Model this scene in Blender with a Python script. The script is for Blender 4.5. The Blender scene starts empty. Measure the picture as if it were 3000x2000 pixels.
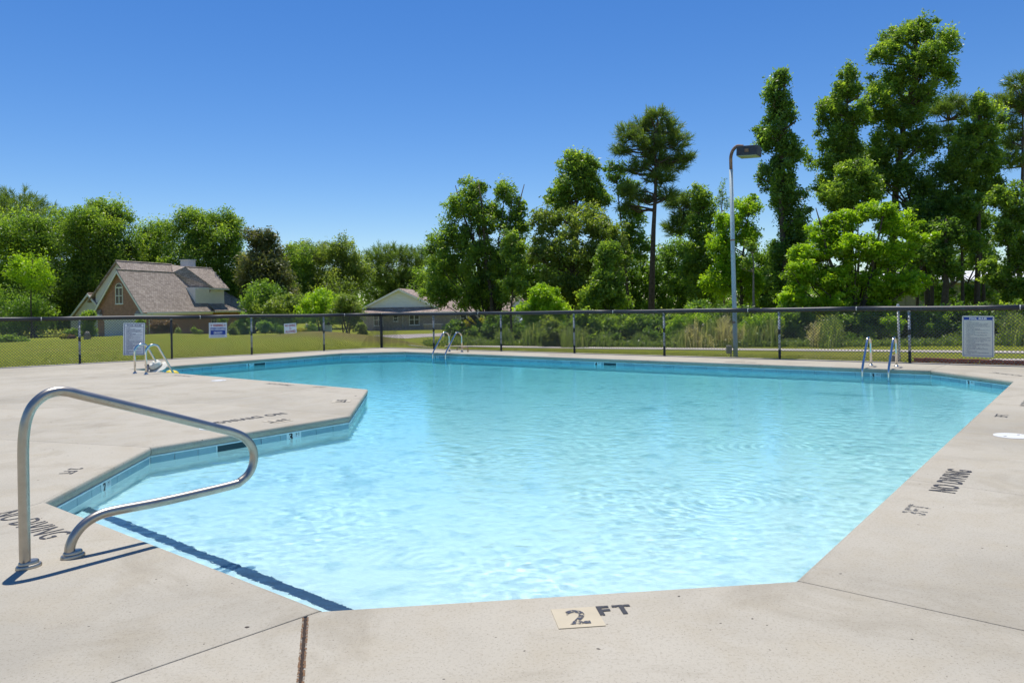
import bpy, bmesh, math, random
import numpy as np
from mathutils import Vector, Matrix, Quaternion

SC = bpy.context.scene
COL = SC.collection
R = math.radians

# ------------------------------------------------------------ camera, sky, sun, exposure
HC = 1.42                                   # eye height in metres
FPX, HOR, ROLL = 2205.9, 892.72, -0.017364  # focal length in photo pixels, eye-level row, roll
cam_d = bpy.data.cameras.new('camera')
cam = bpy.data.objects.new('camera', cam_d); COL.objects.link(cam)
cam_d.sensor_fit = 'HORIZONTAL'; cam_d.sensor_width = 36.0
cam_d.lens = FPX / 3000 * 36
cam_d.shift_y = -(1000 - HOR) / 3000
cam_d.clip_start = 0.05; cam_d.clip_end = 3000
cam.location = (0, 0, HC)
cam.rotation_mode = 'QUATERNION'
cam.rotation_quaternion = Quaternion((0, 1, 0), -ROLL) @ Quaternion((1, 0, 0), R(90))
SC.camera = cam

SUN_DIR = Vector((-0.06, 0.29, 1)).normalized()
SUN_EL = math.asin(SUN_DIR.z); SUN_AZ = math.atan2(SUN_DIR.x, SUN_DIR.y)
world = bpy.data.worlds.new('World'); SC.world = world; world.use_nodes = True
wn, wl = world.node_tree.nodes, world.node_tree.links
sky = wn.new('ShaderNodeTexSky'); sky.sky_type = 'NISHITA'; sky.sun_disc = False
sky.sun_elevation = SUN_EL; sky.sun_rotation = SUN_AZ
sky.altitude = 200; sky.air_density = 1.0; sky.dust_density = 0.0; sky.ozone_density = 4.5
hs = wn.new('ShaderNodeHueSaturation'); hs.inputs['Saturation'].default_value = 1.27; hs.inputs['Value'].default_value = 0.79; hs.inputs['Hue'].default_value = 0.509
wl.new(sky.outputs[0], hs.inputs['Color']); wl.new(hs.outputs[0], wn['Background'].inputs[0])
wn['Background'].inputs[1].default_value = 0.135

sun_d = bpy.data.lights.new('sun', 'SUN'); sun_d.energy = 4.2; sun_d.angle = R(0.53)
sun_d.color = (1.0, 0.955, 0.88)
sun_d.cycles.is_caustics_light = True
sun = bpy.data.objects.new('sun', sun_d); COL.objects.link(sun)
sun.rotation_euler = SUN_DIR.to_track_quat('Z', 'Y').to_euler()
sun.location = (0, 20, 40)

SC.view_settings.view_transform = 'Standard'; SC.view_settings.look = 'None'
SC.view_settings.exposure = 0.25; SC.view_settings.gamma = 1.0
SC.view_settings.use_curve_mapping = False
SC.cycles.use_denoising = True
SC.cycles.max_bounces = 12; SC.cycles.diffuse_bounces = 7; SC.cycles.transmission_bounces = 10; SC.cycles.glossy_bounces = 4; SC.cycles.transparent_max_bounces = 8
SC.cycles.sample_clamp_indirect = 6.0

# ------------------------------------------------------------ camera geometry helpers (authoring only)
_c, _s = math.cos(ROLL), math.sin(ROLL)
def ray(px, py):
    a, b = px - 1500, py - HOR
    return np.array([(_c*a + _s*b) / FPX, 1.0, -(-_s*a + _c*b) / FPX])
def G(px, py, z=0.0):
    d = ray(px, py); t = (z - HC) / d[2]
    return Vector((d[0]*t, t, z))
def AT(px, py, Y):
    d = ray(px, py) * Y
    return Vector((d[0], Y, HC + d[2]))

# ------------------------------------------------------------ objects
def tag(o, label=None, cat=None, group=None, kind=None):
    if label: o['label'] = label
    if cat: o['category'] = cat
    if group: o['group'] = group
    if kind: o['kind'] = kind
    return o
def empty(name, loc=(0, 0, 0), rz=0.0, label=None, cat=None, group=None):
    o = bpy.data.objects.new(name, None); COL.objects.link(o)
    o.location = loc; o.rotation_euler = (0, 0, rz); o.empty_display_size = 0.3
    return tag(o, label, cat, group)
def link(name, me, mat=None, parent=None, smooth=False):
    o = bpy.data.objects.new(name, me); COL.objects.link(o)
    if mat is not None and not me.materials: me.materials.append(mat)
    if parent is not None: o.parent = parent
    if smooth:
        me.polygons.foreach_set('use_smooth', np.ones(len(me.polygons), dtype=bool))
    return o
def np_mesh(name, V, F, attrs=None):
    V = np.asarray(V, np.float32); F = np.asarray(F, np.int32)
    me = bpy.data.meshes.new(name); k = F.shape[1]
    me.vertices.add(len(V)); me.vertices.foreach_set('co', V.ravel())
    me.loops.add(F.size); me.loops.foreach_set('vertex_index', F.ravel())
    me.polygons.add(len(F)); me.polygons.foreach_set('loop_start', np.arange(0, F.size, k, dtype=np.int32))
    me.update(calc_edges=True)
    for an, vals in (attrs or {}).items():
        a = me.attributes.new(an, 'FLOAT', 'FACE'); a.data.foreach_set('value', np.asarray(vals, np.float32))
    return me

class MB:
    """collects simple solids and builds them as one mesh"""
    def __init__(s): s.v = []; s.f = []
    def add(s, vs, fs):
        b = len(s.v); s.v += [tuple(map(float, q)) for q in vs]; s.f += [tuple(b + i for i in q) for q in fs]; return s
    def box(s, a, b, M=None):
        (x0, y0, z0), (x1, y1, z1) = a, b
        vs = [Vector(q) for q in ((x0,y0,z0),(x1,y0,z0),(x1,y1,z0),(x0,y1,z0),(x0,y0,z1),(x1,y0,z1),(x1,y1,z1),(x0,y1,z1))]
        if M is not None: vs = [M @ q for q in vs]
        return s.add(vs, [(0,3,2,1),(4,5,6,7),(0,1,5,4),(1,2,6,5),(2,3,7,6),(3,0,4,7)])
    def tube(s, pts, r, n=10, caps=True):
        pts = [Vector(p) for p in pts]; m = len(pts)
        rr = [r]*m if isinstance(r, (int, float)) else list(r)
        t0 = (pts[1] - pts[0]).normalized()
        u = t0.orthogonal().normalized(); rings = []
        for i, p in enumerate(pts):
            t = (pts[min(i+1, m-1)] - pts[max(i-1, 0)]).normalized()
            u = (u - t*u.dot(t)).normalized(); w = t.cross(u)
            rings.append([p + (u*math.cos(2*math.pi*k/n) + w*math.sin(2*math.pi*k/n))*rr[i] for k in range(n)])
        vs = [q for g in rings for q in g]; fs = []
        for i in range(m-1):
            for k in range(n):
                fs.append((i*n+k, i*n+(k+1) % n, (i+1)*n+(k+1) % n, (i+1)*n+k))
        if caps: fs.append(tuple(range(n-1, -1, -1))); fs.append(tuple((m-1)*n+k for k in range(n)))
        return s.add(vs, fs)
    def lathe(s, prof, n=20, M=None):
        vs = []; fs = []
        for (r, z) in prof:
            for k in range(n):
                a = 2*math.pi*k/n; q = Vector((r*math.cos(a), r*math.sin(a), z)); vs.append(M @ q if M is not None else q)
        for i in range(len(prof)-1):
            for k in range(n): fs.append((i*n+k, i*n+(k+1) % n, (i+1)*n+(k+1) % n, (i+1)*n+k))
        fs.append(tuple(range(n-1, -1, -1))); fs.append(tuple((len(prof)-1)*n+k for k in range(n)))
        return s.add(vs, fs)
    def prism(s, poly, z0, z1, M=None):
        n = len(poly); vs = [Vector((p[0], p[1], z0)) for p in poly] + [Vector((p[0], p[1], z1)) for p in poly]
        if M is not None: vs = [M @ q for q in vs]
        fs = [tuple(range(n-1, -1, -1)), tuple(range(n, 2*n))] + [(i, (i+1) % n, n+(i+1) % n, n+i) for i in range(n)]
        return s.add(vs, fs)
    def slab(s, quad, t):
        """a flat plate: polygon corners in 3D, thickened downwards along its normal"""
        q = [Vector(p) for p in quad]; n = (q[1]-q[0]).cross(q[2]-q[0]).normalized()
        if n.z < 0: n = -n
        k = len(q); vs = q + [p - n*t for p in q]
        fs = [tuple(range(k)), tuple(range(2*k-1, k-1, -1))] + [(i, k+i, k+(i+1) % k, (i+1) % k) for i in range(k)]
        return s.add(vs, fs)
    def mesh(s, name, M=None):
        me = bpy.data.meshes.new(name)
        me.from_pydata([tuple(M @ Vector(q)) for q in s.v] if M is not None else s.v, [], s.f)
        bm = bmesh.new(); bm.from_mesh(me); bmesh.ops.recalc_face_normals(bm, faces=bm.faces); bm.to_mesh(me); bm.free()
        return me
    def build(s, name, mat, parent=None, smooth=False, M=None, bevel=0.0):
        o = link(name, s.mesh(name, M), mat, parent, smooth)
        if bevel:
            md = o.modifiers.new('bevel', 'BEVEL'); md.width = bevel; md.segments = 2; md.limit_method = 'ANGLE'
        return o
def smooth_angle(o, ang=40):
    me = o.data
    me.polygons.foreach_set('use_smooth', np.ones(len(me.polygons), dtype=bool))
    me.set_sharp_from_angle(angle=R(ang)) if hasattr(me, 'set_sharp_from_angle') else None
    return o
def arc(c, r, a0, a1, n):
    return [(c[0] + r*math.cos(a0 + (a1-a0)*i/n), c[1] + r*math.sin(a0 + (a1-a0)*i/n)) for i in range(n+1)]
def spline(pts, n=8):
    """Catmull-Rom through points"""
    P = [Vector(p) for p in pts]; P = [P[0]*2-P[1]] + P + [P[-1]*2-P[-2]]; out = []
    for i in range(1, len(P)-2):
        a, b, c, d = P[i-1], P[i], P[i+1], P[i+2]
        for k in range(n):
            t = k/n; out.append(0.5*((2*b) + (c-a)*t + (2*a-5*b+4*c-d)*t*t + (3*b-a-3*c+d)*t**3))
    out.append(P[-2]); return out
def fillet(pts, rad, n=5):
    """polyline with rounded corners"""
    P = [Vector(p) for p in pts]; out = [P[0]]
    for i in range(1, len(P)-1):
        r = rad[i-1] if isinstance(rad, (list, tuple)) else rad
        a = (P[i-1]-P[i]); b = (P[i+1]-P[i]); la, lb = a.length, b.length; a.normalize(); b.normalize()
        ang = a.angle(b); d = min(r/math.tan(ang/2), la*.49, lb*.49)
        s0, s1 = P[i]+a*d, P[i]+b*d
        for k in range(n+1):
            t = k/n; out.append(s0*(1-t)**2 + P[i]*2*t*(1-t)*0.5 + (P[i]*2*t*(1-t))*0.5 + s1*t*t)
    out.append(P[-1]); return out

# ------------------------------------------------------------ materials
class NT:
    def __init__(s, name):
        s.m = bpy.data.materials.new(name); s.m.use_nodes = True; s.t = s.m.node_tree
        s.n = s.t.nodes; s.l = s.t.links; s.p = s.n['Principled BSDF']; s.out = s.n['Material Output']
    def new(s, typ, **kw):
        nd = s.n.new(typ)
        for k, v in kw.items():
            if k in nd.inputs: nd.inputs[k].default_value = v
            else: setattr(nd, k, v)
        return nd
    def coord(s, kind='Object'): return s.new('ShaderNodeTexCoord').outputs[kind]
    def noise(s, scale, detail=4.0, rough=0.55, vec=None, dist=0.0):
        nd = s.new('ShaderNodeTexNoise'); nd.inputs['Scale'].default_value = scale; nd.inputs['Detail'].default_value = detail
        nd.inputs['Roughness'].default_value = rough; nd.inputs['Distortion'].default_value = dist
        if vec is not None: s.l.new(vec, nd.inputs['Vector'])
        return nd.outputs['Fac']
    def ramp(s, fac, stops):
        nd = s.new('ShaderNodeValToRGB'); e = nd.color_ramp.elements
        while len(e) < len(stops): e.new(0.5)
        for el, (p, c) in zip(e, stops):
            el.position = p; el.color = (*c, 1) if len(c) == 3 else c
        s.l.new(fac, nd.inputs[0]); return nd.outputs[0]
    def mix(s, fac, a, b, mode='MIX'):
        nd = s.new('ShaderNodeMix', data_type='RGBA', blend_type=mode)
        for sock, v in ((nd.inputs[0], fac), (nd.inputs[6], a), (nd.inputs[7], b)):
            if isinstance(v, bpy.types.NodeSocket): s.l.new(v, sock)
            elif isinstance(v, (int, float)): sock.default_value = v
            else: sock.default_value = (*v, 1)
        return nd.outputs[2]
    def math(s, op, a, b=0.0):
        nd = s.new('ShaderNodeMath', operation=op)
        for i, v in enumerate((a, b)):
            if isinstance(v, bpy.types.NodeSocket): s.l.new(v, nd.inputs[i])
            else: nd.inputs[i].default_value = v
        return nd.outputs[0]
    def bump(s, h, strength=0.3, dist=0.01):
        nd = s.new('ShaderNodeBump'); nd.inputs['Strength'].default_value = strength; nd.inputs['Distance'].default_value = dist
        s.l.new(h, nd.inputs['Height']); s.l.new(nd.outputs[0], s.p.inputs['Normal'])
    def col(s, c): s.l.new(c, s.p.inputs['Base Color'])
    def set(s, **kw):
        for k, v in kw.items():
            k = k.replace('_', ' '); sk = s.p.inputs[k]
            if isinstance(v, bpy.types.NodeSocket): s.l.new(v, sk)
            else: sk.default_value = (*v, 1) if isinstance(v, tuple) and len(v) == 3 else v
        return s
def plain(name, col, rough=0.6, metal=0.0, var=0.12, scale=6.0, spec=0.5):
    t = NT(name); v = t.coord()
    n = t.noise(scale, 5, 0.6, v)
    dark = tuple(c*(1-var) for c in col); light = tuple(min(1, c*(1+var)) for c in col)
    t.col(t.ramp(n, [(0.3, dark), (0.7, light)]))
    t.set(Roughness=rough, Metallic=metal); t.p.inputs['Specular IOR Level'].default_value = spec
    return t.m

def concrete(name, base, stain=0.5):
    t = NT(name); v = t.coord('Object')
    big = t.noise(0.45, 5, 0.6, v); mid = t.noise(2.6, 6, 0.65, v, 0.4); fine = t.noise(70, 3, 0.6, v); grit = t.noise(240, 2, 0.5, v)
    b = Vector(base)
    c = t.ramp(big, [(0.3, tuple(b*0.80)), (0.5, tuple(b)), (0.72, tuple(Vector((b.x*1.08, b.y*1.08, b.z*1.09))))])
    c = t.mix(t.math('MULTIPLY', t.ramp(mid, [(0.45, (0, 0, 0)), (0.75, (1, 1, 1))]), 0.42*stain*2), c, (base[0]*.84, base[1]*.77, base[2]*.64))
    st = t.noise(0.9, 7, 0.7, v, 1.2)
    c = t.mix(t.math('MULTIPLY', t.ramp(st, [(0.52, (0, 0, 0)), (0.66, (1, 1, 1))]), 0.46*stain*2), c, (base[0]*.66, base[1]*.63, base[2]*.58))
    c = t.mix(t.math('MULTIPLY', t.ramp(fine, [(0.36, (1, 1, 1)), (0.47, (0, 0, 0))]), 0.24), c, (base[0]*.40, base[1]*.36, base[2]*.31))
    c = t.mix(t.math('MULTIPLY', t.ramp(grit, [(0.63, (0, 0, 0)), (0.72, (1, 1, 1))]), 0.35), c, (0.62, 0.59, 0.53))
    c = t.mix(t.math('MULTIPLY', t.ramp(t.noise(120, 1, .5, v), [(0.27, (1, 1, 1)), (0.32, (0, 0, 0))]), 0.6), c, (0.10, 0.085, 0.07))
    dots = t.noise(26, 1.0, 0.4, v)
    c = t.mix(t.ramp(dots, [(0.20, (1, 1, 1)), (0.225, (0, 0, 0))]), c, (0.055, 0.045, 0.038))
    t.col(c); t.set(Roughness=0.85); t.p.inputs['Specular IOR Level'].default_value = 0.3
    t.bump(t.math('ADD', t.math('MULTIPLY', fine, 0.6), grit), 0.25, 0.004)
    return t.m

M = {}
M['deck'] = concrete('pool_deck_concrete', (0.432, 0.395, 0.318))
M['soil'] = plain('joint_soil', (0.045, 0.038, 0.03), 0.95)
M['walk'] = concrete('sidewalk_concrete', (0.50, 0.45, 0.40))
M['road'] = concrete('driveway_concrete', (0.46, 0.40, 0.36))

def plaster():
    t = NT('pool_plaster'); v = t.coord('Object')
    n1 = t.noise(0.9, 6, 0.62, v, 0.5); n2 = t.noise(3.5, 5, 0.6, v)
    c = t.ramp(n1, [(0.40, (0.84, 0.85, 0.82)), (0.60, (0.81, 0.83, 0.80)), (0.76, (0.34, 0.48, 0.50))])
    c = t.mix(t.math('MULTIPLY', t.ramp(n2, [(0.53, (0, 0, 0)), (0.68, (1, 1, 1))]), 0.50), c, (0.33, 0.48, 0.50))
    t.col(c); t.set(Roughness=0.8); return t.m
M['plaster'] = plaster()
def tile():
    t = NT('waterline_tile'); v = t.coord('Object')
    oi = t.new('ShaderNodeObjectInfo').outputs['Random']
    n = t.noise(9, 4, 0.6, v)
    c = t.ramp(t.math('ADD', t.math('MULTIPLY', oi, 0.5), t.math('MULTIPLY', n, 0.5)), [(0.2, (0.20, 0.36, 0.42)), (0.8, (0.30, 0.47, 0.52))])
    t.col(c); t.set(Roughness=0.25); return t.m
M['tile'] = tile()
M['grout'] = plain('tile_grout', (0.12, 0.16, 0.17), 0.9)
M['trim'] = plain('coping_trim', (0.66, 0.78, 0.78), 0.6)
M['navy'] = plain('navy_step_tile', (0.012, 0.035, 0.075), 0.5, var=0.3, scale=30)
M['skim_shade'] = plain('skimmer_painted_shade', (0.03, 0.07, 0.08), 0.8)

def water():
    """glass surface; what it lets through is tinted by the water it crosses, exp(-absorption * depth / cos of the refracted ray)"""
    t = NT('pool_water'); t.n.remove(t.p)
    g = t.new('ShaderNodeBsdfGlass'); g.inputs['Roughness'].default_value = 0.0; g.inputs['IOR'].default_value = 1.333
    ge = t.new('ShaderNodeNewGeometry')
    sp = t.new('ShaderNodeSeparateXYZ'); t.l.new(ge.outputs['Position'], sp.inputs[0])
    depth = t.math('ADD', t.math('MULTIPLY', sp.outputs[1], 0.068), 0.02)
    dt = t.new('ShaderNodeVectorMath', operation='DOT_PRODUCT'); t.l.new(ge.outputs['Incoming'], dt.inputs[0]); t.l.new(ge.outputs['True Normal'], dt.inputs[1])
    c2 = t.math('POWER', t.math('ABSOLUTE', dt.outputs['Value']), 2.0)
    cost = t.math('SQRT', t.math('ADD', t.math('MULTIPLY', c2, 0.5628), 0.4372))
    L = t.math('DIVIDE', depth, cost)
    cc = t.new('ShaderNodeCombineColor')
    for k, sg in enumerate((0.47, 0.088, 0.030)): t.l.new(t.math('EXPONENT', t.math('MULTIPLY', L, -sg)), cc.inputs[k])
    t.l.new(cc.outputs[0], g.inputs['Color'])
    v = t.coord('Object')
    bp = t.new('ShaderNodeBump'); bp.inputs['Strength'].default_value = 0.11; bp.inputs['Distance'].default_value = 0.02
    t.l.new(t.math('ADD', t.noise(13, 3, 0.55, v, 0.6), t.math('MULTIPLY', t.noise(34, 2, 0.5, v, 0.4), 0.4)), bp.inputs['Height']); t.l.new(bp.outputs[0], g.inputs['Normal'])
    t.l.new(g.outputs[0], t.out.inputs[0])
    return t.m
M['water'] = water()

def steel(name, col, rough=0.22, tarn=0.25):
    t = NT(name); v = t.coord('Object'); n = t.noise(14, 5, 0.65, v); n2 = t.noise(90, 2, 0.5, v)
    c = t.ramp(n, [(0.35, tuple(x*(1-tarn) for x in col)), (0.65, col)])
    c = t.mix(t.math('MULTIPLY', t.ramp(t.noise(5, 5, .7, v), [(0.50, (0, 0, 0)), (0.8, (1, 1, 1))]), 0.22), c, (0.36, 0.27, 0.17))
    t.col(c); t.set(Metallic=1.0, Roughness=rough); return t.m
M['steel'] = steel('brushed_stainless', (0.45, 0.415, 0.36), 0.36, 0.14)
M['steel2'] = steel('ladder_stainless', (0.74, 0.72, 0.67), 0.17, 0.12)
M['bronze'] = steel('aged_brass_pipe', (0.52, 0.38, 0.24), 0.3, 0.5)
M['galv'] = plain('galvanized_post', (0.50, 0.53, 0.56), 0.5, 0.25, 0.25, 22)
M['blackpost'] = plain('black_vinyl_post', (0.025, 0.027, 0.03), 0.4, 0, 0.3, 15)
M['cover'] = plain('black_top_rail_cover', (0.030, 0.032, 0.037), 0.5, 0, 0.25, 60)
M['slit'] = plain('cover_seam_plastic', (0.5, 0.5, 0.48), 0.6)
def wire():
    t = NT('chain_link_wire'); t.set(Base_Color=(0.055, 0.057, 0.058), Roughness=0.33, Metallic=0.0); t.p.inputs['Specular IOR Level'].default_value = 1.0; return t.m
M['wire'] = wire()
M['signwhite'] = plain('sign_face_white', (0.78, 0.80, 0.80), 0.45, var=0.04)
M['signcream'] = plain('sign_face_cream', (0.66, 0.65, 0.56), 0.5, var=0.05)
M['signblue'] = plain('sign_print_blue', (0.015, 0.05, 0.30), 0.5, var=0.05)
M['signink'] = plain('sign_print_ink', (0.03, 0.045, 0.17), 0.5, var=0.05)
M['signfade'] = plain('sign_print_faded', (0.13, 0.16, 0.24), 0.5, var=0.1)
M['signred'] = plain('sign_print_red', (0.38, 0.02, 0.025), 0.5, var=0.08)
def paint(name, col, wear):
    """stencilled paint worn through to the concrete: gaps are transparent"""
    t = NT(name); v = t.coord('Object')
    t.set(Base_Color=col, Roughness=0.7)
    tr = t.new('ShaderNodeBsdfTransparent'); mx = t.new('ShaderNodeMixShader')
    f = t.ramp(t.noise(45, 5, 0.7, v), [(wear, (0, 0, 0)), (wear+0.08, (1, 1, 1))])
    t.l.new(f, mx.inputs[0]); t.l.new(tr.outputs[0], mx.inputs[1]); t.l.new(t.p.outputs[0], mx.inputs[2]); t.l.new(mx.outputs[0], t.out.inputs[0])
    return t.m
M['stencil'] = paint('stencil_paint_black', (0.035, 0.036, 0.042), 0.36)
M['stencilworn'] = paint('stencil_paint_worn', (0.10, 0.10, 0.10), 0.46)
M['stencilhalf'] = paint('stencil_paint_chipped', (0.05, 0.055, 0.075), 0.43)
M['rust'] = paint('rust_stain', (0.17, 0.085, 0.03), 0.44)
M['markertile'] = plain('depth_marker_tile', (0.55, 0.47, 0.32), 0.4, var=0.06)
M['whiteplastic'] = plain('white_plastic', (0.74, 0.74, 0.70), 0.4, var=0.04)
M['rubber'] = plain('expansion_joint_filler', (0.035, 0.022, 0.015), 0.9, var=0.4, scale=30)
M['hat'] = plain('white_canvas', (0.72, 0.70, 0.60), 0.85, var=0.07, scale=25)
M['hatband'] = plain('patterned_hat_band', (0.30, 0.29, 0.24), 0.85, var=0.7, scale=60)
M['bluecup'] = plain('blue_tumbler', (0.05, 0.13, 0.30), 0.3, var=0.1)
M['blackcap'] = plain('black_plastic', (0.02, 0.02, 0.022), 0.52)
M['yellow'] = plain('yellow_foam', (0.80, 0.60, 0.05), 0.5, var=0.05)
M['lamppole'] = plain('weathered_lamp_pole', (0.40, 0.49, 0.53), 0.6, 0.0, 0.18, 28)
M['rustpipe'] = plain('rusting_lamp_arm', (0.22, 0.12, 0.07), 0.7, 0.0, 0.6, 7)
M['lamphead'] = plain('dark_lamp_housing', (0.035, 0.036, 0.048), 0.55, 0, 0.3, 30)
M['lens'] = plain('lamp_lens', (0.35, 0.38, 0.24), 0.3)
M['greybox'] = plain('grey_utility_metal', (0.30, 0.28, 0.24), 0.6)
M['block'] = concrete('concrete_block', (0.27, 0.25, 0.22))
def brickmat(name, c1, c2, mortar, scale, bump=0.3):
    t = NT(name); v = t.coord('Object')
    mp = t.new('ShaderNodeMapping'); mp.inputs['Scale'].default_value = (scale, scale, scale)
    # bricks run round the walls: use u+v against z
    sx = t.new('ShaderNodeSeparateXYZ'); t.l.new(v, sx.inputs[0])
    cb = t.new('ShaderNodeCombineXYZ'); t.l.new(t.math('ADD', sx.outputs[0], sx.outputs[1]), cb.inputs[0]); t.l.new(sx.outputs[2], cb.inputs[1])
    b = t.new('ShaderNodeTexBrick'); t.l.new(cb.outputs[0], b.inputs['Vector'])
    b.inputs['Scale'].default_value = 1.0; b.inputs['Brick Width'].default_value = 0.23; b.inputs['Row Height'].default_value = 0.076
    b.inputs['Mortar Size'].default_value = 0.008; b.inputs['Color1'].default_value = (*c1, 1); b.inputs['Color2'].default_value = (*c2, 1); b.inputs['Mortar'].default_value = (*mortar, 1)
    c = t.mix(0.5, b.outputs['Color'], t.ramp(t.noise(3, 5, .6, v), [(0.3, (0.6, 0.6, 0.6)), (0.7, (1.35, 1.35, 1.35))]), 'MULTIPLY')
    t.col(c); t.set(Roughness=0.85); t.bump(b.outputs['Fac'], bump, -0.01); return t.m
M['brickred'] = brickmat('red_brown_brick', (0.42, 0.195, 0.135), (0.30, 0.135, 0.095), (0.36, 0.30, 0.26), 1)
M['brickgrey'] = brickmat('grey_tan_brick', (0.42, 0.35, 0.295), (0.29, 0.235, 0.20), (0.38, 0.35, 0.32), 1)
def shingle(name, c1, c2):
    t = NT(name); v = t.coord('Object')
    sx = t.new('ShaderNodeSeparateXYZ'); t.l.new(v, sx.inputs[0])
    cb = t.new('ShaderNodeCombineXYZ'); t.l.new(t.math('ADD', sx.outputs[0], t.math('MULTIPLY', sx.outputs[1], 0.31)), cb.inputs[0]); t.l.new(sx.outputs[2], cb.inputs[1])
    b = t.new('ShaderNodeTexBrick'); t.l.new(cb.outputs[0], b.inputs['Vector'])
    b.inputs['Scale'].default_value = 1.0; b.inputs['Brick Width'].default_value = 0.34; b.inputs['Row Height'].default_value = 0.17
    b.inputs['Mortar Size'].default_value = 0.016; b.inputs['Mortar Smooth'].default_value = 0.4; b.inputs['Bias'].default_value = -0.1
    b.inputs['Color1'].default_value = (*c1, 1); b.inputs['Color2'].default_value = (*c2, 1); b.inputs['Mortar'].default_value = tuple(x*.45 for x in c2) + (1,)
    c = t.mix(0.6, b.outputs['Color'], t.ramp(t.noise(1.2, 5, .65, v), [(0.3, (0.75, 0.73, 0.72)), (0.7, (1.2, 1.2, 1.2))]), 'MULTIPLY')
    t.col(c); t.set(Roughness=0.9); t.bump(b.outputs['Fac'], 0.5, -0.02); return t.m
M['shingle'] = shingle('brown_asphalt_shingle', (0.45, 0.375, 0.31), (0.28, 0.225, 0.182))
M['shingle2'] = shingle('tan_asphalt_shingle', (0.45, 0.34, 0.28), (0.28, 0.21, 0.17))
def siding(name, col):
    t = NT(name); v = t.coord('Object')
    sx = t.new('ShaderNodeSeparateXYZ'); t.l.new(v, sx.inputs[0])
    h = t.math('FRACT', t.math('MULTIPLY', sx.outputs[2], 5.0))
    t.col(t.mix(0.5, (*col,), t.ramp(t.noise(2, 3, .5, v), [(0.3, (0.93,)*3), (0.7, (1.05,)*3)]), 'MULTIPLY'))
    t.set(Roughness=0.5); t.bump(h, 0.9, 0.02); return t.m
M['siding'] = siding('white_lap_siding', (0.74, 0.74, 0.75))
M['whitepaint'] = plain('white_trim_paint', (0.76, 0.75, 0.71), 0.5, var=0.05)
M['glass'] = NT('dark_window_glass').set(Base_Color=(0.02, 0.025, 0.03), Roughness=0.06).m
M['olivewall'] = plain('tan_metal_wall', (0.22, 0.21, 0.13), 0.8, var=0.15)
M['carwhite'] = NT('white_car_paint').set(Base_Color=(0.72, 0.73, 0.75), Roughness=0.2).m
M['tyre'] = plain('tyre_rubber', (0.02, 0.02, 0.02), 0.8)
M['brick'] = plain('garden_brick', (0.27, 0.085, 0.05), 0.85, var=0.35, scale=18)
M['bark'] = plain('tree_bark', (0.085, 0.068, 0.052), 0.95, var=0.45, scale=9)
M['palebark'] = plain('pale_bark', (0.26, 0.21, 0.17), 0.95, var=0.35, scale=9)
M['pinebark'] = plain('pine_bark', (0.11, 0.08, 0.065), 0.95, var=0.45, scale=9)

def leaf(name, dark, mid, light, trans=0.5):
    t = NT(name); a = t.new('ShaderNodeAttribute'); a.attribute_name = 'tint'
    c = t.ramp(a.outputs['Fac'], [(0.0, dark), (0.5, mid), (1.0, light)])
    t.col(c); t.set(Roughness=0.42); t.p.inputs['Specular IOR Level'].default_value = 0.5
    tr = t.new('ShaderNodeBsdfTranslucent'); mx = t.new('ShaderNodeMixShader'); mx.inputs[0].default_value = trans
    c2 = t.mix(1.0, c, (1.60, 1.70, 0.65), 'MULTIPLY'); t.l.new(c2, tr.inputs[0])
    t.l.new(t.p.outputs[0], mx.inputs[1]); t.l.new(tr.outputs[0], mx.inputs[2]); t.l.new(mx.outputs[0], t.out.inputs[0])
    return t.m
M['leaf'] = leaf('broad_leaf', (0.087, 0.145, 0.030), (0.181, 0.283, 0.048), (0.374, 0.461, 0.072), 0.55)
M['leaf_olive'] = leaf('olive_leaf', (0.097, 0.142, 0.034), (0.190, 0.255, 0.055), (0.360, 0.406, 0.102), 0.52)
M['leaf_lime'] = leaf('lime_leaf', (0.152, 0.245, 0.018), (0.285, 0.430, 0.023), (0.460, 0.590, 0.044), 0.52)
M['leaf_yellow'] = leaf('yellow_leaf', (0.14, 0.15, 0.02), (0.30, 0.28, 0.02), (0.50, 0.42, 0.03), 0.52)
M['leaf_dark'] = leaf('dark_leaf', (0.067, 0.122, 0.029), (0.144, 0.248, 0.046), (0.308, 0.432, 0.077), 0.5)
M['leaf_brown'] = leaf('magnolia_leaf', (0.060, 0.085, 0.028), (0.125, 0.140, 0.050), (0.320, 0.290, 0.130), 0.35)
M['leaf_copper'] = leaf('copper_shrub_leaf', (0.058, 0.052, 0.024), (0.182, 0.111, 0.054), (0.390, 0.221, 0.108), 0.3)
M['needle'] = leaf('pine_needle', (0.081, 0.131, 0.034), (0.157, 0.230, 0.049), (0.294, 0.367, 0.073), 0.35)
M['weed'] = leaf('weed_blade', (0.095, 0.150, 0.030), (0.190, 0.260, 0.060), (0.52, 0.44, 0.30), 0.45)

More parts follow.
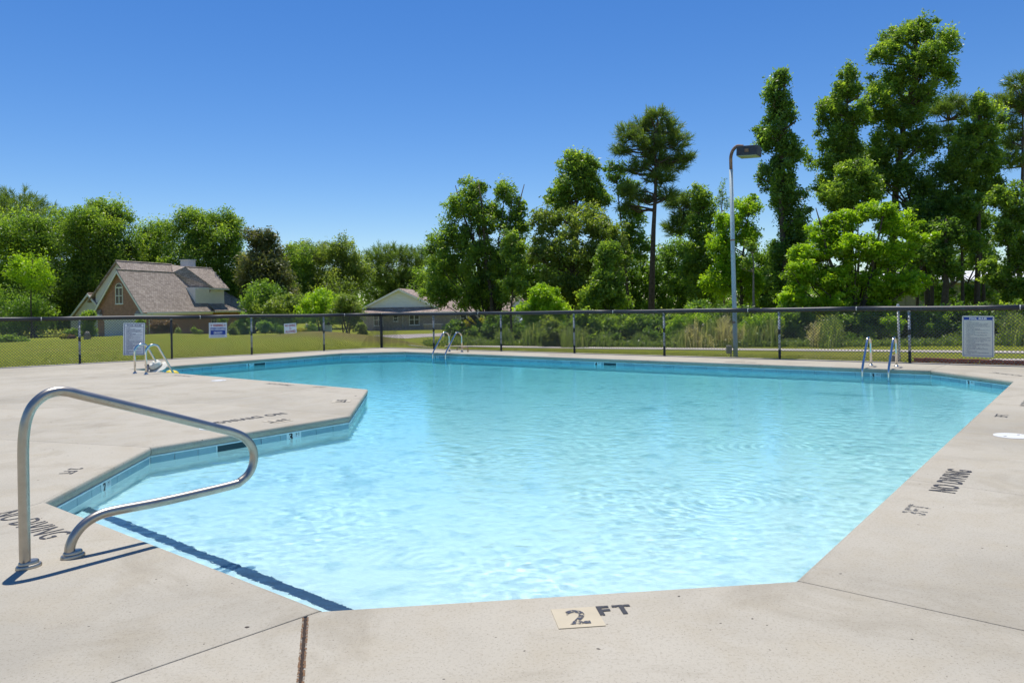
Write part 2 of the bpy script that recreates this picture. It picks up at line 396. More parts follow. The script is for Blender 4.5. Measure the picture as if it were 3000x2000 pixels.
def lawn():
    t = NT('lawn_grass'); v = t.coord('Object')
    n1 = t.noise(0.16, 5, 0.6, v); n2 = t.noise(1.7, 6, 0.7, v); n3 = t.noise(16, 4, 0.7, v); n4 = t.noise(60, 2, .6, v)
    c = t.ramp(n2, [(0.25, (0.225, 0.260, 0.018)), (0.5, (0.310, 0.338, 0.025)), (0.75, (0.400, 0.400, 0.042))])
    c = t.mix(t.math('MULTIPLY', t.ramp(t.noise(4.5, 5, 0.75, v), [(0.42, (1, 1, 1)), (0.56, (0, 0, 0))]), 0.35), c, (0.170, 0.215, 0.016))
    c = t.mix(t.math('MULTIPLY', t.ramp(n3, [(0.42, (1, 1, 1)), (0.56, (0, 0, 0))]), 0.55), c, (0.150, 0.195, 0.014))
    c = t.mix(t.math('MULTIPLY', t.ramp(n4, [(0.55, (0, 0, 0)), (0.7, (1, 1, 1))]), 0.35), c, (0.38, 0.36, 0.09))
    c = t.mix(t.math('MULTIPLY', t.ramp(n1, [(0.50, (0, 0, 0)), (0.72, (1, 1, 1))]), 0.55), c, (0.260, 0.210, 0.060))
    # dry brown turf on the second mound (its own place on the ground)
    sx = t.new('ShaderNodeSeparateXYZ'); t.l.new(v, sx.inputs[0])
    dx = t.math('MULTIPLY', t.math('ADD', sx.outputs[0], 7.2), 0.17); dy = t.math('MULTIPLY', t.math('ADD', sx.outputs[1], -32.0), 0.30)
    d = t.math('ADD', t.math('MULTIPLY', dx, dx), t.math('MULTIPLY', dy, dy))
    f = t.math('MULTIPLY', t.ramp(t.math('ADD', d, t.math('MULTIPLY', n2, 0.6)), [(0.35, (1, 1, 1)), (1.0, (0, 0, 0))]), 0.75)
    c = t.mix(f, c, t.ramp(n3, [(0.3, (0.185, 0.140, 0.045)), (0.7, (0.28, 0.205, 0.080))]))
    t.col(c); t.set(Roughness=0.95); t.p.inputs['Specular IOR Level'].default_value = 0.15
    t.bump(t.math('ADD', n3, n4), 0.9, 0.05); return t.m
M['lawn'] = lawn()

# ------------------------------------------------------------ plan of the pool (metres, camera at the origin)
POOL = [Vector(p) for p in ((-3.541, 5.679), (-3.795, 7.862), (-2.163, 9.922), (-2.528, 13.071), (-9.456, 18.558),
        (-5.408, 23.668), (-3.414, 23.900), (8.161, 14.732), (8.402, 12.650), (1.410, 3.823), (-0.911, 3.553))]
pA, pB, pC, pD, pE, pF, pF2, pG, pH, pI, pJ = POOL
NP = len(POOL)
def edge_dir(i): return (POOL[(i+1) % NP] - POOL[i]).normalized()
def edge_in(i): d = edge_dir(i); return Vector((d.y, -d.x))      # towards the water
def isect(p, d, q, e):
    t = ((q.x-p.x)*e.y - (q.y-p.y)*e.x) / (d.x*e.y - d.y*e.x); return p + d*t
def offset_poly(P, offs):
    """CCW polygon, every edge moved inwards by its own distance"""
    n = len(P); out = []
    for i in range(n):
        a, b, c = P[i-1], P[i], P[(i+1) % n]
        d0 = (b-a).normalized(); d1 = (c-b).normalized()
        n0 = Vector((-d0.y, d0.x)); n1 = Vector((-d1.y, d1.x)); o0, o1 = offs[i-1], offs[i]
        if abs(d0.x*d1.y - d0.y*d1.x) < 0.02: out.append(b + n1*max(o0, o1))
        else: out.append(isect(b + n0*o0, d0, b + n1*o1, d1))
    return out
def inside(px, py, P):
    r = np.zeros(np.shape(px), bool); n = len(P)
    for i in range(n):
        (x0, y0), (x1, y1) = P[i], P[(i+1) % n]
        c = ((y0 > py) != (y1 > py)) & (px < (x1-x0)*(py-y0)/((y1-y0) if y1 != y0 else 1e-9) + x0)
        r ^= c
    return r
POOL_CCW = POOL[::-1]
WATER_Z = -0.17
def floor_z(y): return WATER_Z - (0.02 + 0.068*y)

FC = Vector((-4.62, 26.54)); FL = Vector((-0.797, -0.604)).normalized(); FR = Vector((0.8, -0.6)).normalized()
NL = Vector((-FL.y, FL.x)) * -1; NR = Vector((FR.y, -FR.x)) * -1   # outward (away from the pool)
if NL.y < 0: NL = -NL
if NR.y < 0: NR = -NR

# ------------------------------------------------------------ terrain
_cx = np.array([-400, 0, 200, 306, 400, 513, 612, 745, 816, 872, 930, 991, 1079, 1166, 1260, 1400, 3000, 4000], float)
_cz = np.array([.20, .33, .42, .50, .55, .58, .50, .40, .47, .55, .565, .51, .38, .19, -.08, -.10, -.10, -.10], float)
def terrain(x, y):
    x = np.asarray(x, float); y = np.asarray(y, float)
    yy = np.maximum(y, 0.5); pxl = 1500 + FPX * np.clip(x / yy, -1.2, 1.2)
    pxl = np.where(y < 3, 3000, pxl)
    u = (pxl-1500)/FPX
    tl = (u*FC.y - FC.x)/(FL.x - u*FL.y); tr = (u*FC.y - FC.x)/(FR.x - u*FR.y)
    yf = np.where(u < FC.x/FC.y, FC.y + FL.y*np.clip(tl, 0, 24), FC.y + FR.y*np.clip(tr, 0, 24))   # where the fence stands
    yc = np.maximum(28, yf + 7.5)
    cz = HC - (HC - np.interp(pxl, _cx, _cz))*yc/28
    base = np.where(yy > 28, -0.10 - 0.0225*(yy-28), -0.06 - 0.04*np.clip((yy-18)/10, 0, 1))
    base = np.where(yy > 100, -1.72 - 0.004*(np.minimum(yy, 400)-100), base)
    w = np.where(yy < yc, np.clip((yy-yf-.3)/(yc-yf-.3), 0, 1), np.clip(1-(yy-yc)/15, 0, 1)); w = w*w*(3-2*w)
    return base + np.where(pxl < 1300, cz - (-0.10 - 0.0225*np.maximum(yc-28, 0)), 0)*w
def GT(px, py):
    """where the line of sight through a photo pixel meets the ground"""
    d = ray(px, py); lo, hi = 3.0, 3.0
    while hi < 600 and HC + d[2]*hi > float(terrain(d[0]*hi, hi)): lo = hi; hi *= 1.01
    for _ in range(40):
        m = (lo+hi)/2
        if HC + d[2]*m > float(terrain(d[0]*m, m)): lo = m
        else: hi = m
    return Vector((d[0]*hi, hi, float(terrain(d[0]*hi, hi))))
def TZ(x, y): return float(terrain(x, y))

DECK_OUT = [FC + FL*24 , Vector((-23, -6)), Vector((16, -6)), FC + FR*27]
def build_lawn():
    xs = np.unique(np.concatenate([np.linspace(-60, 60, 220), np.sinh(np.linspace(-3.2, 3.2, 60))*55]))
    ys = np.unique(np.concatenate([np.linspace(-30, 12, 18), np.linspace(12, 62, 170), 62 + np.geomspace(1, 900, 70)]))
    X, Y = np.meshgrid(xs, ys); Z = terrain(X, Y)
    nx, ny = len(xs), len(ys); idx = np.arange(nx*ny).reshape(ny, nx)
    F = np.stack([idx[:-1, :-1], idx[:-1, 1:], idx[1:, 1:], idx[1:, :-1]], -1).reshape(-1, 4)
    inner = [FC + (FL+FR)*0.35, FC + FL*24 - NL*.35, Vector((-22.5, -5.5)), Vector((15.5, -5.5)), FC + FR*27 - NR*.35]
    ins = inside(X.ravel(), Y.ravel(), [tuple(p) for p in inner])
    F = F[~ins[F].all(1)]
    o = link('lawn', np_mesh('lawn', np.stack([X, Y, Z], -1).reshape(-1, 3), F), M['lawn'], None, True)
    tag(o, kind='structure')
build_lawn()

# ------------------------------------------------------------ pool deck, one slab at a time
bedm = MB()
def V2(v): return Vector((v.x, v.y))
def ext(p, q, axis, val):
    d = (q-p); t = (val - p[axis]) / d[axis]; return p + d*t
def on_edge(q, i): d = edge_dir(i); return POOL[i] + d*((q-POOL[i]).dot(d))
def out_l(t): return FC + FL*t + NL*0.10
def out_r(t): return FC + FR*t + NR*0.10
cornerO = isect(FC + NL*.10, FL, FC + NR*.10, FR)
YB = 0.5
AL = ext(pA, V2(G(0, 1505)), 1, YB)
Jn1 = ext(pJ, V2(G(758, 1850)), 1, YB); Jr = isect(pJ, (Jn1-pJ).normalized(), V2(G(896, 1798)), V2(G(880, 2000)) - V2(G(896, 1798))); Jn2 = ext(Jr, V2(G(880, 2000)), 1, YB)
Ie = ext(pI, V2(G(3000, 1845)), 1, YB)
R1 = on_edge(V2(G(2650, 1402)), 8); R1e = ext(R1, V2(G(3000, 1450)), 1, YB)
R2 = on_edge(V2(G(2806, 1265)), 8); R2e = ext(R2, V2(G(2912, 1275)), 1, YB)
Gd = (V2(G(2775, 1067)) - pG).normalized(); Ge = isect(pG, Gd, FC + NR*.10, FR)
Mm = on_edge(V2(G(1840, 1054)), 6); Me = isect(Mm, Vector((0.62, 0.785)), FC + NR*.10, FR)
Fe2 = cornerO; Fe1 = isect(pF, Vector((-0.62, 0.785)), FC + NL*.10, FL)
EL = isect(pE, Vector((-1, 0.12)), FC + NL*.10, FL)
Qp = on_edge(V2(G(902, 1136)), 3); Tj = V2(G(600, 1180)); TL = ext(Tj, V2(G(0, 1199)), 0, -8.0)
BL = ext(pB, V2(G(91, 1291)), 0, -8.0)
FLo = isect(Vector((-22, 0)), Vector((0, 1)), FC + NL*.10, FL)
FRo = isect(Vector((15, 0)), Vector((0, 1)), FC + NR*.10, FR)
slabs = [  # (point, kind of the edge that starts there: p = over the pool, j = joint, w = wide joint)
    [(pJ, 'p'), (pA, 'j'), (AL, 'j'), (Jn1, 'j'), (Jr, 'j')],
    [(Jr, 'j'), (Jn1, 'j'), (Jn2, 'w')],
    [(pI, 'p'), (pJ, 'j'), (Jr, 'w'), (Jn2, 'j'), (Ie, 'j')],
    [(R1, 'p'), (pI, 'j'), (Ie, 'j'), (R1e, 'j')],
    [(R2, 'p'), (R1, 'j'), (R1e, 'j'), (R2e, 'j')],
    [(pG, 'p'), (pH, 'p'), (R2, 'j'), (R2e, 'j'), (Vector((15, YB)), 'j'), (FRo, 'j'), (Ge, 'j')],
    [(Mm, 'p'), (pG, 'j'), (Ge, 'j'), (Me, 'j')],
    [(pF2, 'p'), (Mm, 'j'), (Me, 'j'), (Fe2, 'j')],
    [(pF, 'p'), (pF2, 'j'), (Fe2, 'j'), (Fe1, 'j')],
    [(pE, 'p'), (pF, 'j'), (Fe1, 'j'), (EL, 'j')],
    [(pA, 'p'), (pB, 'j'), (BL, 'j'), (Vector((-22, BL.y)), 'j'), (Vector((-22, YB)), 'j'), (AL, 'j')],
    [(pB, 'p'), (pC, 'j'), (Tj, 'j'), (TL, 'j'), (Vector((-22, TL.y)), 'j'), (Vector((-22, BL.y)), 'j'), (BL, 'j')],
    [(pC, 'p'), (pD, 'p'), (Qp, 'j'), (Tj, 'j')],
    [(Qp, 'p'), (pE, 'j'), (EL, 'j'), (FLo, 'j'), (Vector((-22, TL.y)), 'j'), (TL, 'j'), (Tj, 'j')],
    [(Vector((-22, YB)), 'j'), (Vector((15, YB)), 'j'), (Vector((15, -5.5)), 'j'), (Vector((-22, -5.5)), 'j')],
]
RINGS = [(-0.088, 0.014, 0.004, 0.0065), (-0.062, 0.0, 0.004, 0.0065), (-0.034, 0.0, 0.004, 0.0065), (-0.014, 0.004, 0.004, 0.0065),
         (-0.005, 0.013, 0.004, 0.007), (-0.001, 0.024, 0.0055, 0.009), (0.0, 0.036, 0.008, 0.012)]
for sl in slabs:
    P = [q[0] for q in sl]; K = [q[1] for q in sl]
    area = sum(P[i].x*P[(i+1) % len(P)].y - P[(i+1) % len(P)].x*P[i].y for i in range(len(P)))
    if area < 0:
        P = P[::-1]; K = [K[(len(K)-2-i) % len(K)] for i in range(len(K))]
    bedm.add([(q.x, q.y, -0.05) for q in offset_poly(P, [0.05 if k == 'p' else 0 for k in K])], [tuple(range(len(P)))])
    sl[:] = [P, K]
deck = bedm.build('pool_deck', M['soil']); tag(deck, kind='structure')
for P, K in slabs:
    n = len(P); vs = []; fs = []
    for (z, op, oj, ow) in RINGS:
        vs += [(q.x, q.y, z) for q in offset_poly(P, [op if k == 'p' else (ow if k == 'w' else oj) for k in K])]
    for r in range(len(RINGS)-1):
        for i in range(n): fs.append((r*n+i, r*n+(i+1) % n, (r+1)*n+(i+1) % n, (r+1)*n+i))
    fs.append(tuple(range(n-1, -1, -1))); fs.append(tuple((len(RINGS)-1)*n+i for i in range(n)))
    mb = MB().add(vs, fs); o = mb.build('slab', M['deck'], deck); smooth_angle(o, 50)
# tarry expansion joint with rust at the near corner
_dj = (Jn2 - Jr).normalized(); _nj = Vector((-_dj.y, _dj.x))
def strip(p, d, n, s0, s1, w, z, jit, seed, steps=60):
    rg = random.Random(seed); vs = []; fs = []
    for i in range(steps+1):
        s_ = s0 + (s1-s0)*i/steps; a = w*(1+rg.uniform(-jit, jit)); b = w*(1+rg.uniform(-jit, jit))
        q = p + d*s_; vs += [(q.x+n.x*a, q.y+n.y*a, z), (q.x-n.x*b, q.y-n.y*b, z)]
        if i: fs.append((2*i-2, 2*i-1, 2*i+1, 2*i))
    return vs, fs
MB().add(*strip(Jr, _dj, _nj, 0.01, 3.0, 0.007, -0.006, 0.05, 1)).build('expansion_joint', M['rubber'], deck)
for sg in (-1, 1):
    MB().add(*strip(Jr + _nj*sg*0.0105, _dj, _nj, 0.02, 3.0, 0.0042, 0.0015, 0.5, 2+sg, 160)).build('rust_stain', M['rust'], deck)

# ------------------------------------------------------------ the pool basin
WALL = offset_poly(POOL_CCW, [-0.028]*NP)
def build_basin():
    n = NP; vs = []; fs = []
    for p in WALL: vs.append((p.x, p.y, -0.080))
    for p in WALL: vs.append((p.x, p.y, floor_z(p.y)))
    for i in range(n): fs.append((i, (i+1) % n, n+(i+1) % n, n+i))
    fs.append(tuple(range(n, 2*n)))
    o = MB().add(vs, fs).build('pool_basin', M['plaster']); tag(o, kind='structure')
    return o
basin = build_basin()
# shallow bench step along the near left edge, with its dark nosing line
dJA = edge_dir(10); nJA = edge_in(10)
def bench_quad(o0, o1):
    dAB = edge_dir(0); dIJ = edge_dir(9)
    return [isect(pA + nJA*o0, dJA, pA, dAB), isect(pJ + nJA*o0, dJA, pJ, dIJ), isect(pJ + nJA*o1, dJA, pJ, dIJ), isect(pA + nJA*o1, dJA, pA, dAB)]
MB().prism([(q.x, q.y) for q in bench_quad(-0.03, 0.50)], -1.05, -0.42).build('step', M['plaster'], basin)
MB().prism([(q.x, q.y) for q in bench_quad(0.415, 0.503)], -0.47, -0.414).build('step_edge_tile', M['navy'], basin)

# tiles, trim strip, depth markers and skimmers round the waterline
def wall_frame(i, along, z, out=0.0):
    """matrix on the pool wall of edge i: x along the wall as seen from the water, y up, z towards the water"""
    n = edge_in(i); x = Vector((-n.y, n.x)); p = POOL[i] + edge_dir(i)*along - n*(0.028-out)
    Mx = Matrix(((x.x, 0, n.x, p.x), (x.y, 0, n.y, p.y), (0, 1, 0, z), (0, 0, 0, 1)))
    return Mx
tile_me = {}
def tiles(i, w=0.272, gap=0.006):
    L = (POOL[(i+1) % NP]-POOL[i]).length; k = max(1, round(L/w)); ww = L/k
    key = round(ww, 3)
    if key not in tile_me:
        m_ = MB(); a, b, t = (ww-gap)/2, 0.052, 0.010
        vs = [(-a, -b, 0), (a, -b, 0), (a, b, 0), (-a, b, 0), (-a, -b, t*.6), (a, -b, t*.6), (a, b, t*.6), (-a, b, t*.6),
              (-a+.005, -b+.005, t), (a-.005, -b+.005, t), (a-.005, b-.005, t), (-a+.005, b-.005, t)]
        m_.add(vs, [(0,1,5,4),(1,2,6,5),(2,3,7,6),(3,0,4,7),(4,5,9,8),(5,6,10,9),(6,7,11,10),(7,4,8,11),(8,9,10,11)])
        tile_me[key] = m_.mesh('tile'); tile_me[key].materials.append(M['tile'])
    for j in range(k):
        o = bpy.data.objects.new('tile', tile_me[key]); COL.objects.link(o); o.parent = basin
        o.matrix_world = wall_frame(i, (j+0.5)*ww, -0.150, 0.002)
for i in (0, 1, 2, 4, 5, 6, 7): tiles(i)
for i in range(NP):
    L = (POOL[(i+1) % NP]-POOL[i]).length
    MB().box((-L/2+.004, -0.0075, 0), (L/2-.004, 0.0065, 0.024), wall_frame(i, L/2, -0.0975)).build('coping_trim', M['trim'], basin)

def text_mesh(body, size, mat, xs=1.0, bold=0.0, align='CENTER', res=2, spacing=1.0, line=1.0):
    cu = bpy.data.curves.new('lettering', 'FONT'); cu.body = body; cu.size = size; cu.align_x = align; cu.align_y = 'CENTER' if align == 'CENTER' else 'TOP'
    cu.resolution_u = res; cu.offset = bold; cu.space_character = spacing; cu.space_line = line
    ob = bpy.data.objects.new('tmp_text', cu); COL.objects.link(ob)
    dg = bpy.context.evaluated_depsgraph_get(); me = bpy.data.meshes.new_from_object(ob.evaluated_get(dg))
    bpy.data.objects.remove(ob); bpy.data.curves.remove(cu)
    if xs != 1.0:
        n = len(me.vertices); co = np.zeros(n*3, np.float32); me.vertices.foreach_get('co', co); co = co.reshape(-1, 3); co[:, 0] *= xs
        me.vertices.foreach_set('co', co.ravel()); me.update()
    me.materials.clear(); me.materials.append(mat); me.name = 'lettering'
    return me
def put(name, me, Mx, parent, label=None):
    o = bpy.data.objects.new(name, me); COL.objects.link(o); o.parent = parent
    o.matrix_world = Mx
    if label: o['label'] = label
    return o
def depth_marker(i, along, num):
    Mx = wall_frame(i, along, -0.150, 0.013)
    L = 'pale depth marker tile reading %s FT on the waterline' % num
    o = MB().box((-0.105, -0.052, 0), (0.105, 0.052, 0.003)).build('depth_marker', M['signwhite'] if False else M['trim'], basin); o.matrix_world = Mx; o['label'] = L
    put('numeral', text_mesh(num, 0.13, M['blackcap'], 0.9, 0.006), Mx @ Matrix.Translation((-0.045, -0.002, 0.0055)), o).parent = o
    put('lettering', text_mesh('FT', 0.075, M['blackcap'], 0.8, 0.0), Mx @ Matrix.Translation((0.055, 0.022, 0.0055)), o)
def edge_at(i, px, py, z=-0.15):
    """distance along pool edge i at which the wall shows at photo column px"""
    d = ray(px, py); p, e = POOL[i] - edge_in(i)*0.028, edge_dir(i)
    den = d[0]*e.y - e.x      # (t*d0, t) = p + s*e
    s = (p.x - d[0]*p.y) / (d[0]*e.y - e.x); return s
for i, px, py, num in ((1, 859, 1274, '3'), (0, 306, 1411, '2'), (6, 2565, 1095, '3'), (7, 2845, 1117, '3'), (6, 1752, 1063, '4'), (6, 1279, 1044, '5'), (4, 731, 1061, '5')):
    depth_marker(i, edge_at(i, px, py), num)
def skimmer(i, px0, px1, py):
    a, b = sorted((edge_at(i, px0, py), edge_at(i, px1, py))); w = (b-a)/2; Mx = wall_frame(i, (a+b)/2, -0.150, 0.008)
    fr = MB(); t = 0.012
    for q in (((-w, -.06, 0), (w, -.052, t)), ((-w, .044, 0), (w, .052, t)), ((-w, -.052, 0), (-w+.012, .044, t)), ((w-.012, -.052, 0), (w, .044, t))): fr.box(*q)
    o = fr.build('skimmer', M['trim'], basin); o.matrix_world = Mx; o['label'] = 'skimmer mouth in the pool wall with a dark plate as its opening'
    d = MB().box((-w+.012, -.052, 0), (w-.012, .044, 0.005)).build('opening', M['skim_shade'], o); d.matrix_world = Mx  # flat plate on an uncut wall; the mouth's inner shade is its dark colour
skimmer(1, 631, 737, 1300); skimmer(6, 1768, 1808, 1064); skimmer(4, 742, 777, 1058)

# ------------------------------------------------------------ the water
def build_water():
    rng = np.random.default_rng(7); st = 0.023
    xs = np.arange(-9.7, 8.7, st); ys = [3.3]
    while ys[-1] < 24.2: ys.append(ys[-1] + max(0.012, 0.0030*ys[-1]))
    ys = np.array(ys); xs = np.arange(-9.7, 8.7, 0.021); X, Y = np.meshgrid(xs, ys)
    grow = offset_poly(POOL_CCW, [-0.045]*NP); ins = inside(X.ravel(), Y.ravel(), [tuple(p) for p in grow]).reshape(X.shape)
    Z = np.zeros_like(X)
    patch = np.zeros_like(X)
    for k in range(9):
        lam = rng.uniform(1.2, 4.5); a = rng.uniform(0, 2*np.pi); patch += np.sin(2*np.pi/lam*(X*np.cos(a)+Y*np.sin(a))+rng.uniform(0, 7))
    patch = 0.55 + 0.22*patch/2.0; patch = np.clip(patch, 0.15, 1.1)
    for k in range(90):
        lam = 0.062*(10**rng.uniform(0, 0.75)); a = rng.normal(1.2, 1.0)
        ph = 2*np.pi/lam*(X*np.cos(a)+Y*np.sin(a)) + rng.uniform(0, 7)
        slope = 0.0062*(lam/0.25)**-0.45
        Z += slope*lam/(2*np.pi)*np.clip(1.35-Y/(70*lam+6), .35, 1)*np.sin(ph + 1.1*np.sin(X*rng.uniform(.5, 1.6)+Y*rng.uniform(.5, 1.6)+k))*(patch if lam < .35 else 1.0)
    for (px, py, amp, sig) in ((1545, 1318, .06, .55), (2090, 1420, .10, .75), (1680, 1205, .07, .7), (925, 1460, .06, .35), (1590, 1665, .06, .22), (2250, 1270, .07, .8), (2440, 1130, .05, .8), (1000, 1500, .04, .4), (1860, 1395, .06, .6), (1250, 1580, .04, .5)):
        g = G(px, py, WATER_Z); r = np.hypot(X-g.x, Y-g.y); lam = 0.082 + 0.004*g.y
        Z += 1.15*amp*lam/(2*np.pi)*np.sin(2*np.pi*r/lam + 0.9*np.sin(3*np.arctan2(Y-g.y, X-g.x)+px) + 0.5*np.sin(7*X+5*Y))*(0.6+0.4*np.sin(2*np.arctan2(Y-g.y, X-g.x)+py))*np.exp(-(r/sig)**2)*(1-np.exp(-(r/.05)**2))
    V = np.stack([X, Y, Z + WATER_Z], -1).reshape(-1, 3)
    nx, ny = len(xs), len(ys); idx = np.arange(nx*ny).reshape(ny, nx)
    F = np.stack([idx[:-1, :-1], idx[:-1, 1:], idx[1:, 1:], idx[1:, :-1]], -1).reshape(-1, 4)
    F = F[ins.ravel()[F].any(1)]
    E = np.concatenate([F[:, [0, 1]], F[:, [1, 2]], F[:, [2, 3]], F[:, [3, 0]]]); key = np.sort(E, 1)
    code = key[:, 0].astype(np.int64)*len(V) + key[:, 1]; u, inv, cnt = np.unique(code, return_inverse=True, return_counts=True)
    B = E[cnt[inv] == 1]
    low = V.copy(); low[:, 2] = -2.6
    F2 = np.stack([B[:, 1], B[:, 0], B[:, 0]+len(V), B[:, 1]+len(V)], -1)
    VV = np.concatenate([V, low]); FF = np.concatenate([F, F2])
    used = np.unique(FF); remap = np.zeros(len(VV), np.int64); remap[used] = np.arange(len(used))
    o = link('pool_water', np_mesh('pool_water', VV[used], remap[FF]), M['water'], None, True)
    tag(o, kind='structure'); o.cycles.is_caustics_caster = True
build_water()
basin.cycles.is_caustics_receiver = True
for ch in basin.children: ch.cycles.is_caustics_receiver = True

# ------------------------------------------------------------ deck paint
def deck_frame(i, q, z=0.0032, rot=0.0):
    """text on the deck reads for someone on the deck who faces the water over pool edge i"""
    up = edge_in(i); x = Vector((up.y, -up.x))
    Mx = Matrix(((x.x, up.x, 0, q.x), (x.y, up.y, 0, q.y), (0, 0, 1, z), (0, 0, 0, 1)))
    return Mx @ Matrix.Rotation(rot, 4, 'Z')
def deck_text(i, px, py, body, size, xs, label, mat='stencil', bold=0.0, spacing=1.1):
    return put('stencilled_lettering', text_mesh(body, size, M[mat], xs, bold, 'CENTER', 3, spacing), deck_frame(i, G(px, py)), deck, label)
deck_text(10, 82, 1535, 'NO DIVING', 0.26, 0.66, 'faded black NO DIVING stencil behind the near handrail')
deck_text(8, 2792, 1407, 'NO DIVING', 0.24, 0.66, 'black NO DIVING stencil on the right hand deck', bold=0.004)
deck_text(8, 3015, 1180, 'NO DIVING', 0.21, 0.66, 'black NO DIVING stencil cut by the right picture edge')
deck_text(1, 735, 1224, 'NO DIVING', 0.25, 0.72, 'upside down NO DIVING stencil on the left deck tongue', bold=0.006)
deck_text(3, 817, 1126, 'NO DIVING', 0.21, 0.66, 'NO DIVING stencil along the far side of the deck tongue')
deck_text(3, 535, 1101, 'NO DIVING', 0.20, 0.66, 'NO DIVING stencil near the left ladder')
deck_text(6, 1640, 1040, 'NO DIVING', 0.20, 0.66, 'NO DIVING stencil on the far deck')
deck_text(6, 2170, 1061, 'NO DIVING', 0.20, 0.66, 'NO DIVING stencil on the far right deck')
deck_text(7, 2950, 1096, 'NO DIVING', 0.20, 0.66, 'NO DIVING stencil beside the far right corner')
deck_text(0, 205, 1380, '2 FT', 0.17, 0.75, 'black 2 FT stencil beside the near left wall', bold=0.002)
deck_text(8, 2690, 1494, '3FT', 0.19, 0.85, 'worn grey 3 FT stencil on the right deck', 'stencilworn', 0.004)
deck_text(8, 2937, 1218, '3FT', 0.19, 0.8, 'black 3 FT stencil on the right deck')
deck_text(3, 935, 1134, '5 FT', 0.17, 0.75, 'black 5 FT stencil on the deck tongue')
def tile_marker(i, px, py, num, label, worn='stencil', w=0.15, ft=None, ftpx=None):
    q = G(px, py); Mx = deck_frame(i, q, 0.0008)
    o = MB().box((-w, -w, 0), (w, w, 0.003)).build('depth_tile', M['markertile'], deck); o.matrix_world = Mx; o['label'] = label
    put('numeral', text_mesh(num, w*(2.0 if len(num) == 1 else 1.5), M[worn], 0.95, 0.004, 'CENTER', 4), Mx @ Matrix.Translation((0, -w*.08, 0.005)), o)
    if ftpx: put('stencilled_lettering', text_mesh('FT', w*1.3, M['stencil'], 0.98, 0.005, 'CENTER', 3, 1.3), deck_frame(i, G(*ftpx)), deck, 'black FT stencil beside the near depth tile')
tile_marker(9, 1692, 1809, '2', 'pale yellow depth tile with a worn figure 2 at the near edge', 'stencilhalf', 0.105, 'FT', (1800, 1788))
tile_marker(1, 815, 1233, '3FT', 'pale depth tile reading 3 FT on the left deck tongue', 'stencil', 0.14)
tile_marker(2, 1000, 1175, '3FT', 'pale depth tile reading 3 FT at the tip of the deck tongue', 'stencil', 0.14)

# skimmer lids on the deck
def lid(px, py, r, label):
    q = G(px, py); t = empty('skimmer_lid', (q.x, q.y, 0), 0, label, 'skimmer lid', 'white skimmer lids on the deck')
    MB().lathe([(r, 0.0005), (r, 0.004), (r*.985, 0.0065), (r*.93, 0.007), (r*.92, 0.0055), (0.02, 0.0062)], 40).build('cover_plate', M['whiteplastic'], t)
    for a in (0.4, 3.5): MB().box((-.018, -.006, 0.0055), (.018, .006, 0.0072), Matrix.Rotation(a, 4, 'Z') @ Matrix.Translation((r*.6, 0, 0))).build('finger_hole', M['blackcap'], t)
lid(640.5, 1114.6, 0.145, 'white round skimmer lid on the deck near the left ladder')
lid(621, 1254, 0.145, 'white round skimmer lid half hidden behind the near handrail')
lid(2965, 1277, 0.165, 'white round skimmer lid on the right hand deck')

# ------------------------------------------------------------ near handrail (figure-four rail)
_P1 = G(73.6, 1664); _D = Vector((0.676, 0.737, 0))
rail_prof = [(0, 0.01), (0, 0.30), (0, 0.58), (0.001, 0.66), (0.005, 0.735), (0.018, 0.82), (0.049, 0.896), (0.105, 0.949), (0.165, 0.968), (0.225, 0.962), (0.319, 0.928), (0.671, 0.800), (1.088, 0.645), (1.235, 0.588),
             (1.322, 0.533), (1.374, 0.452), (1.378, 0.370), (1.347, 0.298), (1.285, 0.252), (1.20, 0.233), (0.761, 0.219), (0.48, 0.221), (0.385, 0.213), (0.308, 0.180), (0.254, 0.125), (0.228, 0.066), (0.223, 0.01)]
hr = empty('handrail', (_P1.x, _P1.y, 0), math.atan2(_D.y, _D.x), 'looping stainless pool handrail standing on the near left deck', 'handrail')
MB().tube(spline([(s, 0, h) for s, h in rail_prof], 7), 0.0285, 20).build('tube', M['steel'], hr, True)
def flange(parent, s, r=0.043, tilt=0.02, mat='steel', x2=0.030):
    mb = MB(); pts = []
    prof = [(1.0, 0.0), (1.0, 0.012), (0.93, 0.019), (0.80, 0.021), (0.78, 0.034), (0.70, 0.040), (0.5, 0.040)]
    n = 28; vs = []; fs = []
    for (k, z) in prof:
        for a in range(n):
            t = 2*math.pi*a/n; vs.append((s + 0.018 + math.cos(t)*(r+x2)*k*0.9, math.sin(t)*r*k, z))
    for i in range(len(prof)-1):
        for a in range(n): fs.append((i*n+a, i*n+(a+1) % n, (i+1)*n+(a+1) % n, (i+1)*n+a))
    fs.append(tuple((len(prof)-1)*n+a for a in range(n)))
    o = mb.add(vs, fs).build('flange', M[mat], parent); smooth_angle(o, 35)
flange(hr, 0.0); flange(hr, 0.223)

